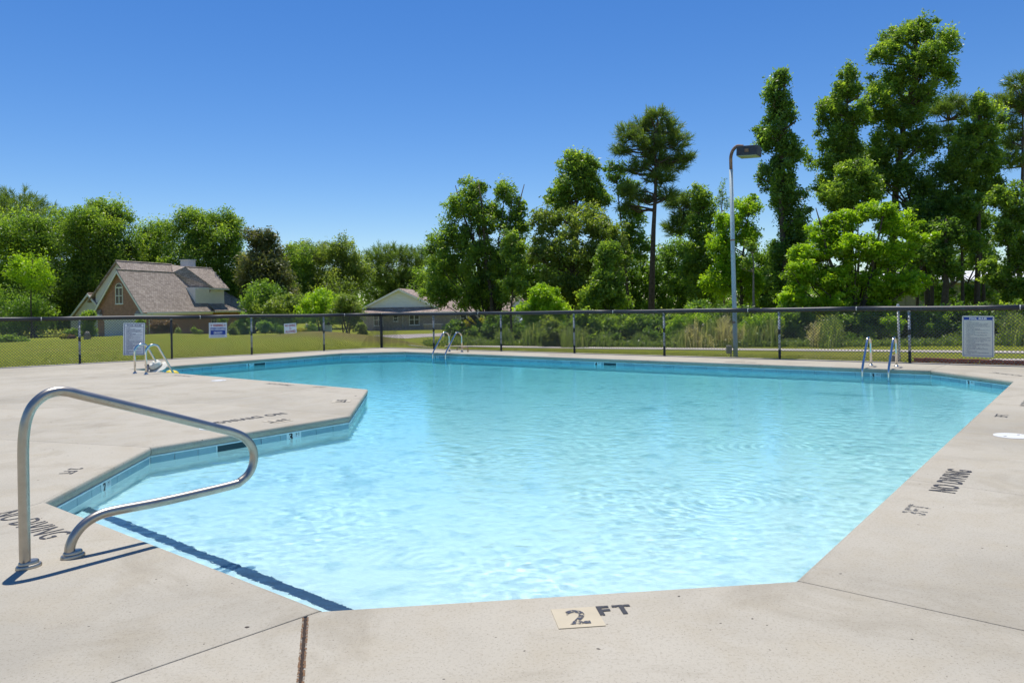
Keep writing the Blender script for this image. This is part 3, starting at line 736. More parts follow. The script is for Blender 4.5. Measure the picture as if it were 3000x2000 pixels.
# ------------------------------------------------------------ ladders
def ladder(i, along, sep, name_label, h=0.62, back=0.55, reach=0.10):
    p = POOL[i] + edge_dir(i)*along; n = edge_in(i); ang = math.atan2(n.y, n.x)
    t = empty('pool_ladder', (p.x, p.y, 0), ang, name_label, 'pool ladder', 'pool ladders round the pool')
    for s in (-1, 1):
        pr = fillet([(-back, s*sep/2, 0.005), (-back, s*sep/2, h-0.0), (-back+0.26, s*sep/2, h+0.05), (reach-0.03, s*sep/2, 0.03), (reach, s*sep/2, -0.10), (reach, s*sep/2, -0.95)], [0.14, 0.17, 0.12, 0.1], 8)
        # rounded crook
        crook = [(-back, s*sep/2, 0.005), (-back, s*sep/2, h-0.24)] + [(-back+0.17-0.17*math.cos(a), s*sep/2, h-0.17+0.17*math.sin(a)) for a in np.linspace(0.1, 2.25, 12)]
        lastx, lastz = crook[-1][0], crook[-1][2]
        tail = [(lastx + (reach-0.02-lastx)*k/5, s*sep/2, lastz + (0.045-lastz)*k/5) for k in range(1, 6)]
        tail += [(reach+0.012, s*sep/2, -0.01), (reach+0.022, s*sep/2, -0.08), (reach+0.024, s*sep/2, -0.5), (reach+0.024, s*sep/2, -0.92)]
        rl = MB().tube(crook + tail, 0.0235, 14).build('rail', M['steel2'], t, True)
        MB().lathe([(0.05, 0.0), (0.05, 0.008), (0.036, 0.014), (0.028, 0.03), (0.02, 0.03)], 18, Matrix.Translation((-back, s*sep/2, 0.0))).build('flange', M['steel2'], t, True)
    for z in (-0.22, -0.50, -0.78):
        MB().box((reach-0.035, -sep/2+0.02, z-0.02), (reach+0.07, sep/2-0.02, z)).build('tread', M['trim'], t, bevel=0.006)
ladder(3, 7.187, 0.535, 'stainless pool ladder on the left deck beside the hat', 0.655, 0.51)
ladder(6, 1.60, 0.53, 'stainless pool ladder at the far side beside the bent pipe', 0.60, 0.62)
ladder(6, 13.80, 0.49, 'stainless pool ladder below the fence at the right', 0.605, 0.60)

# ------------------------------------------------------------ small things on the deck
def small_things():
    q = G(459, 1087.5)
    h = empty('sun_hat', (q.x, q.y, 0.0), R(20), 'white canvas sun hat lying on the deck behind the left ladder', 'hat')
    T = Matrix.Translation((0, 0, 0.10)) @ Matrix.Rotation(R(-28), 4, 'Y') @ Matrix.Rotation(R(22), 4, 'X')
    n = 32; vs = []; fs = []
    prof = [(0.24, -0.035), (0.215, -0.02), (0.17, -0.004), (0.135, 0.0), (0.132, 0.05), (0.126, 0.10), (0.108, 0.135), (0.07, 0.148), (0.02, 0.142)]
    rg = random.Random(3)
    for k, (r_, z_) in enumerate(prof):
        for a in range(n):
            t = 2*math.pi*a/n; w = (0.022*math.sin(3*t+1) if k < 2 else 0.006*math.sin(4*t+k))
            vs.append(T @ Vector((r_*1.05*math.cos(t), r_*.92*math.sin(t), z_ + w - (0.02*math.cos(t)**2 if k > 6 else 0))))
    for i in range(len(prof)-1):
        for a in range(n): fs.append((i*n+a, i*n+(a+1) % n, (i+1)*n+(a+1) % n, (i+1)*n+a))
    fs.append(tuple((len(prof)-1)*n+a for a in range(n)))
    MB().add(vs, fs).build('crown', M['hat'], h, True)
    vs = []; fs = []
    for z_, r_ in ((0.004, 0.141), (0.004, 0.144), (0.034, 0.142), (0.034, 0.138)):
        for a in range(n): t = 2*math.pi*a/n; vs.append(T @ Vector((r_*1.05*math.cos(t), r_*.92*math.sin(t), z_)))
    for i in range(3):
        for a in range(n): fs.append((i*n+a, i*n+(a+1) % n, (i+1)*n+(a+1) % n, (i+1)*n+a))
    MB().add(vs, fs).build('hat_band', M['hatband'], h, True)
    q = G(430.5, 1089)
    c = empty('tumbler', (q.x, q.y, 0), 0, 'blue tumbler with a black lid standing behind the left ladder', 'tumbler')
    MB().lathe([(0.034, 0.0), (0.036, 0.004), (0.044, 0.145), (0.042, 0.15)], 20).build('cup', M['bluecup'], c, True)
    o = MB().lathe([(0.047, 0.146), (0.049, 0.152), (0.049, 0.168), (0.044, 0.176), (0.01, 0.177)], 20).build('lid', M['blackcap'], c); smooth_angle(o)
    MB().box((0.040, -0.008, 0.05), (0.066, 0.008, 0.06)).box((0.056, -0.008, 0.06), (0.066, 0.008, 0.12)).box((0.040, -0.008, 0.12), (0.066, 0.008, 0.13)).build('handle', M['blackcap'], c)
    q = G(505, 1090, -0.08)
    f = MB().lathe([(0.05, -0.10), (0.13, -0.06), (0.155, 0.0), (0.145, 0.05), (0.09, 0.085), (0.02, 0.09)], 24, Matrix.Translation((q.x, q.y, -0.125)) @ Matrix.Rotation(R(12), 4, 'Y')).build('pool_float', M['yellow'], None, True)
    tag(f, 'yellow foam float in the water at the foot of the left ladder', 'pool float')
    # bent spout by the far ladder
    a, b = G(1371, 1030.5), G(1340, 1028)
    dx = Vector((a.x-b.x, a.y-b.y, 0)); d = dx.normalized(); n_ = edge_in(6); d = (d*0.5 + Vector((-n_.x, -n_.y, 0))*0.5).normalized()
    sp = empty('water_spout', (a.x, a.y, 0), 0, 'bent brass fill spout on the far deck beside the ladder', 'spout')
    L = 0.36; dr = Vector((-0.93, -0.37, 0))
    pr = fillet([(0, 0, 0), (0, 0, 0.145), tuple(dr*L*.85 + Vector((0, 0, 0.135))), tuple(dr*L + Vector((0, 0, 0.06)))], [0.06, 0.06], 7)
    MB().tube(pr, 0.019, 12).build('pipe', M['bronze'], sp, True)
    MB().lathe([(0.032, 0), (0.032, 0.012), (0.022, 0.016)], 14).build('flange', M['bronze'], sp)
    # dark drain plug on the tip of the deck tongue
    q = G(1042, 1159); MB().lathe([(0.018, 0.0005), (0.018, 0.003), (0.004, 0.0035)], 14, Matrix.Translation((q.x, q.y, 0))).build('anchor_cap', M['blackcap'], deck)
small_things()

# ------------------------------------------------------------ chain link fence
def tube_cloth(mb, P, Q, r):
    """thin wire as a three sided prism"""
    P, Q = Vector(P), Vector(Q); t = (Q-P).normalized(); u = t.orthogonal().normalized(); w = t.cross(u)
    vs = []
    for c_ in (P, Q):
        for k in range(3): a = 2.094*k; vs.append(c_ + (u*math.cos(a)+w*math.sin(a))*r)
    mb.add(vs, [(0, 1, 4, 3), (1, 2, 5, 4), (2, 0, 3, 5)])
def fence(label, t_posts, D, N, h0, h1, L0, L1, seams, wires_x=0.0735, corner=None, skip_first=False, style=None):
    t = empty('chain_link_fence', (FC.x, FC.y, 0), math.atan2(D.y, D.x), label, 'fence', 'chain link fence round the pool')
    sgn = 1 if Vector((-D.y, D.x)).dot(N) > 0 else -1     # local +y * sgn is outward
    H = lambda s: h0 + (h1-h0)*min(max(s, 0)/12.0, 1.2)
    rg = random.Random(5)
    if style: postmats = style
    for k, s in enumerate(t_posts):
        hh = H(s) - 0.10
        big = (corner and k == 0)
        mat = M['blackpost'] if (big or postmats[k] == 'b') else M['galv']
        r = 0.047 if big else 0.029
        post = MB().tube([(s, 0, -0.08), (s, 0, hh)], r, 14).build('post', mat, t, True)
        MB().lathe([(r*1.15, hh-0.03), (r*1.15, hh+0.01), (r*.8, hh+0.035), (r*.3, hh+0.045)], 12, Matrix.Translation((s, 0, 0))).build('post_cap', M['galv'] if not big else M['blackpost'], post, True)
        if not big:      # black vinyl sleeves left on the galvanised posts
            rnd = rg.random(); z0 = 0.0
            for (a, b) in ((0.0, 0.10 + 0.16*rnd), (0.52+0.1*rnd, 0.58+0.16*rnd)):
                if mat is M['galv']: MB().tube([(s, 0, a-.06 if a == 0 else a), (s, 0, b)], r+0.002, 14).build('vinyl_sleeve', M['blackpost'], post, True)
            for z in (0.35, 0.7, 0.95): MB().lathe([(r+.003, z), (r+.006, z+.004), (r+.006, z+.012), (r+.003, z+.016)], 12, Matrix.Translation((s, 0, 0))).build('tie', M['blackpost'], post)
    # top cover in lengths
    cuts = [L0] + seams + [L1]
    for a, b in zip(cuts[:-1], cuts[1:]):
        n = max(2, int((b-a)/0.6)); pts = []
        for k in range(n+1):
            s = a + 0.012 + (b-a-0.024)*k/n; pts.append((s, 0, H(s) - 0.055 + 0.006*math.sin(s*1.7)))
        MB().tube(pts, 0.055, 14).build('top_rail_cover', M['cover'], t, True)
        MB().tube([(b-0.012, 0, H(b)-.055 + 0.006*math.sin(b*1.7)), (b+0.012, 0, H(b)-.055 + 0.006*math.sin(b*1.7))], 0.050, 14).build('cover_seam', M['slit'], t)
    # woven mesh: two families of slanting wires
    mb = MB(); z0 = 0.015; yo = -sgn*0.034
    s = L0 - 1.2
    while s < L1:
        for q in (1, -1):
            a0, a1 = s, s + 1.0*(1.16)*0.98
            za, zb = (z0, H(s)-0.10) if q > 0 else (H(s)-0.10, z0)
            if a1 < L0 or a0 > L1: continue
            tube_cloth(mb, (a0, yo + q*0.0035, za), (a1, yo + q*0.0035, zb), 0.0054)
        s += wires_x
    o = mb.build('wire_mesh', M['wire'], t); o['kind'] = 'stuff'
    return t
tl = [0, 2.14, 4.55, 6.91, 9.30, 11.7]
fence('chain link fence running left from its corner post to the left edge', tl, FL, NL, 1.205, 1.335, 0.0, 16.0, [1.4, 6.1, 10.2, 13.5], corner=True, style='bggbgg')
tr = [2.50, 5.33, 8.0, 10.82, 13.85, 16.67, 19.5]
fence('chain link fence running right from its corner post past the lamp', tr, FR, NR, 1.205, 1.235, 0.06, 21.5, [4.45, 9.3, 13.1, 15.6, 18.7], style='ggggggg')

# ------------------------------------------------------------ signs tied to the fence
def fence_frame(D_left, px, pyt, pyb, off=0.055):
    D = -FL if D_left else FR; N = NL if D_left else NR
    p0 = Vector((FC.x, FC.y)) - N*off; d = ray(px, (pyt+pyb)/2)
    # ray hits the fence plane
    tt = (p0.dot(N)) / (d[0]*N.x + d[1]*N.y)
    P = Vector((d[0]*tt, d[1]*tt)); zt = HC + ray(px, pyt)[2]*tt; zb = HC + ray(px, pyb)[2]*tt
    return P, D, N, zt, zb
def sign_base(name, D_left, pl, pr, pyt, pyb, label, tilt=0.0):
    A_, D, N, zt, zb = fence_frame(D_left, pl, pyt, pyb); B_, _, _, zt2, zb2 = fence_frame(D_left, pr, pyt, pyb)
    w = (B_-A_).length; c = (A_+B_)/2; zm = (zt+zb+zt2+zb2)/4; h = (zt-zb+zt2-zb2)/2
    t = empty(name, (c.x, c.y, zm), 0, label, 'sign')
    Mx = Matrix(((D.x, 0, -N.x, c.x), (D.y, 0, -N.y, c.y), (0, 1, 0, zm), (0, 0, 0, 1))) @ Matrix.Rotation(tilt, 4, 'Z')
    t.matrix_world = Mx
    return t, Mx, w, h
def panel(t, Mx, w, h, mat, bend=0.0, rad=0.02):
    nx = 10; vs = []; fs = []
    outline = []
    for (cx, cy, a0) in ((w/2-rad, h/2-rad, 0), (-w/2+rad, h/2-rad, 1), (-w/2+rad, -h/2+rad, 2), (w/2-rad, -h/2+rad, 3)):
        for k in range(5): a = math.pi/2*(a0 + k/4); outline.append((cx+rad*math.cos(a), cy+rad*math.sin(a)))
    o = MB().prism(outline, -0.004, 0.0).build('panel', mat, t); o.matrix_world = Mx
    for (x, y) in ((-w/2+.03, h/2-.02), (w/2-.03, h/2-.02), (-w/2+.03, -h/2+.02), (w/2-.03, -h/2+.02)):
        k = MB().box((x-.012, y-.012, 0.0), (x+.012, y-.006, 0.003)).build('tie', M['blackcap'], t); k.matrix_world = Mx
    return o
def rect(t, Mx, x0, y0, x1, y1, mat, name, z=0.0015):
    o = MB().box((x0, y0, z-0.0012), (x1, y1, z)).build(name, mat, t); o.matrix_world = Mx; return o
def border(t, Mx, w, h, m_, th, mat):
    mb = MB()
    for q in (((-w/2+m_, h/2-m_-th), (w/2-m_, h/2-m_)), ((-w/2+m_, -h/2+m_), (w/2-m_, -h/2+m_+th)), ((-w/2+m_, -h/2+m_+th), (-w/2+m_+th, h/2-m_-th)), ((w/2-m_-th, -h/2+m_+th), (w/2-m_, h/2-m_-th))):
        mb.box((*q[0], 0.0003), (*q[1], 0.0016))
    o = mb.build('border', mat, t); o.matrix_world = Mx
def fit_text(t, Mx, body, x, y, w, size, mat, bold=0.0, align='CENTER', z=0.003, spacing=1.0, line=1.0, res=2):
    me = text_mesh(body, size, mat, 1.0, bold, align, res, spacing, line)
    n = len(me.vertices); co = np.zeros(n*3, np.float32); me.vertices.foreach_get('co', co); co = co.reshape(-1, 3)
    ww = co[:, 0].max()-co[:, 0].min(); co[:, 0] = (co[:, 0] - (co[:, 0].max()+co[:, 0].min())/2*(align == 'CENTER') - (co[:, 0].min() if align != 'CENTER' else 0))*(w/ww)
    if align == 'CENTER': co[:, 1] -= (co[:, 1].max()+co[:, 1].min())/2
    else: co[:, 1] -= co[:, 1].max()
    me.vertices.foreach_set('co', co.ravel()); me.update()
    return put('lettering', me, Mx @ Matrix.Translation((x, y, z)), t)
RULES = ['1   NO RUNNING.', '2   NO BOISTEROUS OR ROUGH PLAY.', '3   NO DIVING ALLOWED IN AREAS OF THE POOL LESS THAN', '    5 FEET DEEP OR IN POOLS NOT APPROVED FOR DIVING.',
 '4   CHILDREN SHOULD NOT USE THE SWIMMING POOL WITHOUT', '    ADULT SUPERVISION.', '5   ADULTS SHOULD NOT SWIM ALONE.', '6   NO PERSON UNDER THE INFLUENCE OF ALCOHOL OR DRUGS', '    SHOULD USE THE POOL.',
 '7   NO PERSON WITH SKIN, EYE, EAR OR NASAL INFECTIONS', '    ALLOWED IN THE POOL.', '8   NO PERSON WITH COMMUNICABLE DISEASE ALLOWED', '    IN THE POOL.', '9   NO ANIMALS OR PETS ALLOWED IN THE POOL OR ON THE DECK.',
 '10  NO GLASS ALLOWED IN THE POOL OR ON THE DECK.', '11  ALL PERSONS USING POOL DO SO AT THEIR OWN RISK. OWNERS', '    AND MANAGEMENT ARE NOT RESPONSIBLE FOR', '    ACCIDENTS OR INJURIES.', '12  POOL IS FOR PRIVATE USE. MEMBERS AND GUESTS ONLY.',
 '13  MANAGEMENT RESERVES THE RIGHT TO DENY USE OF THE POOL', '    TO ANYONE AT ANY TIME.', '14  THIS POOL IS OPEN FROM         AM TO        PM', '15  THE MAXIMUM NUMBER OF SWIMMERS ALLOWED IN THE', '    POOL IS', '16  A FIRST AID KIT IS LOCATED', '17  EMERGENCY TELEPHONE OR OTHER NOTIFICATION DEVICE', '    IS LOCATED']
def signs():
    t, Mx, w, h = sign_base('pool_rules_sign', True, 361, 424.5, 946, 1040, 'white POOL RULES sign with blue print, behind the left ladder', R(-1.5))
    panel(t, Mx, w, h, M['signwhite']); border(t, Mx, w, h, 0.025, 0.012, M['signink'])
    rect(t, Mx, -w/2+.03, h*.5-.115, w/2-.03, h*.5-.107, M['signink'], 'border')
    fit_text(t, Mx, 'POOL RULES', 0, h/2-0.072, w*0.66, 0.075, M['signink'], 0.0015)
    hh = h - 0.19
    me = text_mesh('\n'.join(RULES), 0.0285, M['signink'], 1.0, 0.0004, 'LEFT', 1, 1.0, hh/len(RULES)/0.0285)
    n = len(me.vertices); co = np.zeros(n*3, np.float32); me.vertices.foreach_get('co', co); co = co.reshape(-1, 3)
    co[:, 0] = (co[:, 0]-co[:, 0].min())*((w-0.11)/(co[:, 0].max()-co[:, 0].min())); co[:, 1] = (co[:, 1]-co[:, 1].max())*(hh/(co[:, 1].max()-co[:, 1].min()))
    me.vertices.foreach_set('co', co.ravel()); me.update(); put('lettering', me, Mx @ Matrix.Translation((-w/2+.06, h/2-.135, .003)), t)

    t, Mx, w, h = sign_base('lifeguard_sign', True, 612, 665, 945, 989, 'white, red and blue WARNING NO LIFEGUARD ON DUTY sign on the fence', R(-0.6))
    panel(t, Mx, w, h, M['signwhite'], rad=.008); border(t, Mx, w, h, 0.018, 0.005, M['signink'])
    fit_text(t, Mx, 'WARNING', 0, h*.325, w*.58, h*.22, M['signred'], 0.004)
    for sx in (-1, 1):
        ring = MB(); n = 22
        ring.add([(sx*w*.37 + math.cos(2*math.pi*k/n)*r_, h*.325 + math.sin(2*math.pi*k/n)*r_*1.05, 0.002) for r_ in (w*.052, w*.042) for k in range(n)], [(k, (k+1) % n, n+(k+1) % n, n+k) for k in range(n)])
        q = ring.build('prohibition_ring', M['signred'], t); q.matrix_world = Mx
        q2 = MB().box((-w*.04, -.004, .001), (w*.04, .004, .0018), Matrix.Translation((sx*w*.37, h*.325, 0)) @ Matrix.Rotation(R(-45), 4, 'Z')).build('prohibition_bar', M['signred'], t); q2.matrix_world = Mx
        q3 = MB().add([(sx*w*.37-.012, h*.325+.028, .001), (sx*w*.37+.006, h*.325+.02, .001), (sx*w*.37+.014, h*.325-.03, .001), (sx*w*.37-.01, h*.325-.008, .001)], [(0, 3, 2, 1)]).build('diver_mark', M['signink'], t); q3.matrix_world = Mx
    rect(t, Mx, -w*.42, -h*.30, w*.42, h*.19, M['signblue'], 'print_panel')
    rect(t, Mx, -w*.42, -h*.06+h*.0, w*.42, h*.19, M['signblue'], 'print_panel', 0.0019)
    fit_text(t, Mx, 'NO LIFEGUARD', 0, h*.075, w*.80, h*.24, M['signwhite'], 0.0025)
    fit_text(t, Mx, 'ON DUTY', 0, -h*.175, w*.48, h*.22, M['signwhite'], 0.0025)
    fit_text(t, Mx, 'Children under the age of 14 should not\nuse pool without an adult in attendance', 0, -h*.385, w*.82, h*.075, M['signink'], 0.0004, line=0.9, res=1)

    t, Mx, w, h = sign_base('no_diving_sign', True, 832.5, 868.5, 947, 976, 'small white NO DIVING ALLOWED sign with dark red letters on the fence', R(2.2))
    panel(t, Mx, w, h, M['signwhite'], rad=.008)
    fit_text(t, Mx, 'NO DIVING', 0, h*.29, w*.84, h*.32, M['signred'], 0.003)
    fit_text(t, Mx, 'ALLOWED', 0, -h*.31, w*.84, h*.32, M['signred'], 0.003)
    ring = MB(); n = 20; ring.add([(math.cos(2*math.pi*k/n)*r_, math.sin(2*math.pi*k/n)*r_, 0.002) for r_ in (h*.10, h*.078) for k in range(n)], [(k, (k+1) % n, n+(k+1) % n, n+k) for k in range(n)])
    q = ring.build('prohibition_ring', M['signred'], t); q.matrix_world = Mx
    q2 = MB().box((-h*.06, -.004, .001), (h*.06, .004, .0018), Matrix.Rotation(R(-45), 4, 'Z')).build('prohibition_bar', M['signred'], t); q2.matrix_world = Mx

    t, Mx, w, h = sign_base('pool_rules_sign', False, 2818.5, 2913, 925, 1046, 'cream POOL RULES sign with a solid blue header on the right fence', R(-0.8))
    panel(t, Mx, w, h, M['signcream'], rad=.035); border(t, Mx, w, h, 0.028, 0.006, M['signblue'])
    rect(t, Mx, -w/2+.03, h*.5-.088, w/2-.03, h*.5-.028, M['signblue'], 'print_panel')
    fit_text(t, Mx, 'POOL  RULES', 0, h/2-0.058, w*0.54, 0.052, M['signwhite'], 0.0025)
    hh = h - 0.16
    me = text_mesh('\n'.join(RULES), 0.0285, M['signfade'], 1.0, 0.0, 'LEFT', 1, 1.0, hh/len(RULES)/0.0285)
    n = len(me.vertices); co = np.zeros(n*3, np.float32); me.vertices.foreach_get('co', co); co = co.reshape(-1, 3)
    co[:, 0] = (co[:, 0]-co[:, 0].min())*((w-0.12)/(co[:, 0].max()-co[:, 0].min())); co[:, 1] = (co[:, 1]-co[:, 1].max())*(hh/(co[:, 1].max()-co[:, 1].min()))
    me.vertices.foreach_set('co', co.ravel()); me.update(); put('lettering', me, Mx @ Matrix.Translation((-w/2+.06, h/2-.105, .003)), t)
signs()

# ------------------------------------------------------------ lamp post, vent pipe, brick edging
def lamp():
    Y = 20.0; b = AT(2155, 1041, Y); b.z = TZ(b.x, b.y)
    t = empty('lamp_post', b, 0, 'tall weathered lamp post with a rusty crook and dark box head behind the fence', 'lamp post')
    top = AT(2152, 497, Y).z - b.z; apex = AT(2165, 427, Y).z - b.z
    MB().tube([(0, 0, -.2), (0, 0, 0.4), (-.02, 0, top*.5), (-.035, 0, top)], [0.062, 0.060, 0.056, 0.050], 18).build('pole', M['lamppole'], t, True)
    rr = 0.30; ar = [(-.036, 0, top-.02), (-.038, 0, apex-0.38)] + [(-.038+rr*.62-rr*.62*math.cos(a), 0.10*(1-math.cos(a))*-1.0, apex-0.36+0.33*math.sin(a)) for a in np.linspace(0.1, 1.5, 8)] + [(0.26, -.14, apex-0.05)]
    MB().tube(spline(ar, 4), 0.043, 16).build('arm', M['rustpipe'], t, True)
    for z in (top*.62, 0.9): MB().lathe([(0.058, z), (0.063, z+.01), (0.063, z+.03), (0.058, z+.04)], 14, Matrix.Translation((-.025, 0, 0))).build('strap', M['rustpipe'], t)
    hd = Matrix.Translation((0.40, -0.16, apex-0.20)) @ Matrix.Rotation(R(-32), 4, 'Z') @ Matrix.Rotation(R(3), 4, 'Y')
    h = MB().box((-0.27, -0.23, -0.12), (0.27, 0.23, 0.13), hd).build('lamp_head', M['lamphead'], t, bevel=0.012)
    MB().box((-0.25, -0.21, -0.135), (0.25, 0.21, -0.1205), hd).build('lens', M['lens'], h)
    MB().box((-0.05, -0.255, -0.04), (0.05, -0.2305, 0.04), hd).build('bracket', M['rustpipe'], h)
    MB().box((-0.24, -0.08, 0.10), (-0.11, 0.04, 0.31)).build('meter_box', M['greybox'], t, bevel=0.008)
    MB().tube([(-0.13, -0.02, -.1), (-0.13, -0.02, 0.12)], 0.018, 10).build('conduit', M['greybox'], t, True)
lamp()
def vent():
    P = FC + FR*16.43 + NR*0.16; p = Vector((P.x, P.y, -0.06))
    t = empty('vent_pipe', p, 0, 'white vent pipe rising above the fence from a concrete block', 'pipe')
    top = AT(2647, 893, p.y).z - p.z
    MB().tube([(0, 0, 0), (0.01, 0, 0.5), (-0.006, 0, top-.03)], 0.024, 12).build('pipe', M['whitepaint'], t, True)
    MB().lathe([(0.034, top-.08), (0.037, top-.06), (0.037, top-.02), (0.02, top), (0.03, top+.015), (0.012, top+.02)], 14, Matrix.Translation((-0.006, 0, 0))).build('pipe_cap', M['whitepaint'], t, True)
    MB().box((-0.12, 0.03, -0.05), (0.06, 0.24, 0.20)).build('footing', M['block'], t, bevel=0.015)
vent()
def edging():
    t = empty('brick_edging', (FC.x+FR.x*16.5, FC.y+FR.y*16.5, -0.06), math.atan2(FR.y, FR.x), 'low red brick edging along the foot of the right fence', 'brick edging')
    me = MB().box((-0.098, -0.045, 0), (0.098, 0.045, 0.075)).mesh('brick'); me.materials.append(M['brick'])
    rg = random.Random(4)
    for row, z in ((0, 0.0), (1, 0.08)):
        for k in range(26):
            if row and k > 16: break
            o = bpy.data.objects.new('brick', me); COL.objects.link(o); o.parent = t
            o.location = (0.22 + k*0.207 + row*0.1, 0.20 + rg.uniform(-.012, .012), z + rg.uniform(-.006, .006)); o.rotation_euler = (rg.uniform(-.04, .04), rg.uniform(-.03, .03), rg.uniform(-.06, .06))
edging()

# ------------------------------------------------------------ paths and driveway beyond the fence
def GB(px, py):
    """the same on the open ground beyond the grass mounds"""
    d = ray(px, py); Y = (HC + 0.10 - 0.0225*28) / (-d[2] - 0.0225); return Vector((d[0]*Y, Y, 0))
def ribbon(name, pts_a, pts_b, mat, z=0.02, n=40, hit=None):
    """strip of paving draped over the ground between two photo lines"""
    hit = hit or GT; A_ = spline([hit(*p) for p in pts_a], n); B_ = spline([hit(*p) for p in pts_b], n); vs = []; fs = []; k = 5
    for a, b in zip(A_, B_):
        for j in range(k):
            q = a.lerp(b, j/(k-1)); vs.append((q.x, q.y, TZ(q.x, q.y) + z))
    m_ = len(A_)
    for i in range(m_-1):
        for j in range(k-1): fs.append((i*k+j, i*k+j+1, (i+1)*k+j+1, (i+1)*k+j))
    vs += [(x, y, zz-0.12) for x, y, zz in vs]
    nv = m_*k
    for i in range(m_-1):
        for j in (0, k-1): fs.append((i*k+j, (i+1)*k+j, nv+(i+1)*k+j, nv+i*k+j))
    for i in (0, m_-1):
        for j in range(k-1): fs.append((i*k+j, i*k+j+1, nv+i*k+j+1, nv+i*k+j))
    return tag(MB().add(vs, fs).build(name, mat), kind='structure')
ribbon('sidewalk', [(1195, 1011), (1480, 1014.2), (1760, 1018.0), (2000, 1019.8), (2500, 1025), (3000, 1030), (3400, 1034)],
       [(1200, 1012.5), (1480, 1018.5), (1760, 1022.8), (2000, 1025.2), (2500, 1030.5), (3000, 1036), (3400, 1041)], M['walk'])
ribbon('driveway', [(1040, 985.5), (1150, 981), (1250, 978), (1340, 974.5), (1460, 970.5)], [(1100, 1003), (1150, 998), (1230, 989), (1330, 984), (1460, 979)], M['road'], hit=GB)
pad = MB()
q = [GT(2890, 1060), GT(2915, 1055), GT(3120, 1056), GT(3120, 1066)]
pad.prism([(p.x, p.y) for p in q[::-1]], -0.16, -0.02).build('concrete_pad', M['walk'])
tag(bpy.data.objects['concrete_pad'], kind='structure')

# ------------------------------------------------------------ houses
def window(parent, name, x, z, w, h, y=-0.05, cols=2, rows=2, arch=False, frame=0.07, depth=0.10):
    """window in the local x-z plane, facing -y"""
    fr = MB(); f = frame
    if arch:
        r = w/2; zc = z + h - r; n = 14; vs = []; fs = []
        for k in range(n+1):
            a = math.pi*k/n
            for rr in (r, r-f):
                vs.append((x+w/2+rr*math.cos(a), y-0.03, zc+rr*math.sin(a))); vs.append((x+w/2+rr*math.cos(a), y+depth, zc+rr*math.sin(a)))
        for k in range(n):
            b = 4*k; fs += [(b, b+4, b+6, b+2), (b, b+1, b+5, b+4), (b+2, b+6, b+7, b+3)]
        fr.add(vs, fs); hh = h - r
        fr.box((x, y-.03, z), (x+f, y+depth, zc)); fr.box((x+w-f, y-.03, z), (x+w, y+depth, zc)); fr.box((x+f, y-.03, z), (x+w-f, y+depth, z+f)); fr.box((x+f, y-.025, zc-f), (x+w-f, y+depth, zc+f))
    else:
        hh = h
        fr.box((x, y-.03, z), (x+f, y+depth, z+h)); fr.box((x+w-f, y-.03, z), (x+w, y+depth, z+h)); fr.box((x+f, y-.03, z), (x+w-f, y+depth, z+f)); fr.box((x+f, y-.03, z+h-f), (x+w-f, y+depth, z+h))
    o = fr.build(name, M['whitepaint'], parent)
    g = MB()
    if arch:
        n = 14; r = w/2-f; zc = z+h-w/2; g.add([(x+w/2+r*math.cos(math.pi*k/n), y+.04, zc+f+r*math.sin(math.pi*k/n)*.95) for k in range(n+1)], [tuple(range(n, -1, -1))])
        g.add([(x+f, y+.04, z+f), (x+w-f, y+.04, z+f), (x+w-f, y+.04, zc-f), (x+f, y+.04, zc-f)], [(0, 1, 2, 3)])
        top = zc - f
    else:
        g.add([(x+f, y+.04, z+f), (x+w-f, y+.04, z+f), (x+w-f, y+.04, z+h-f), (x+f, y+.04, z+h-f)], [(0, 1, 2, 3)]); top = z+h-f
    g.build('pane', M['glass'], o)
    mu = MB(); t = 0.045
    for k in range(1, cols): xx = x + w*k/cols; mu.box((xx-t, y-.02, z+f), (xx+t, y+.02, top))
    for k in range(1, rows): zz = z+f + (top-z-f)*k/rows; mu.box((x+f, y-.012, zz-t*.8), (x+w-f, y+.012, zz+t*.8))
    mu.build('muntin', M['whitepaint'], o)
    MB().box((x-.06, y-.07, z-.08), (x+w+.06, y+depth, z)).build('sill', M['whitepaint'], o)
    return o

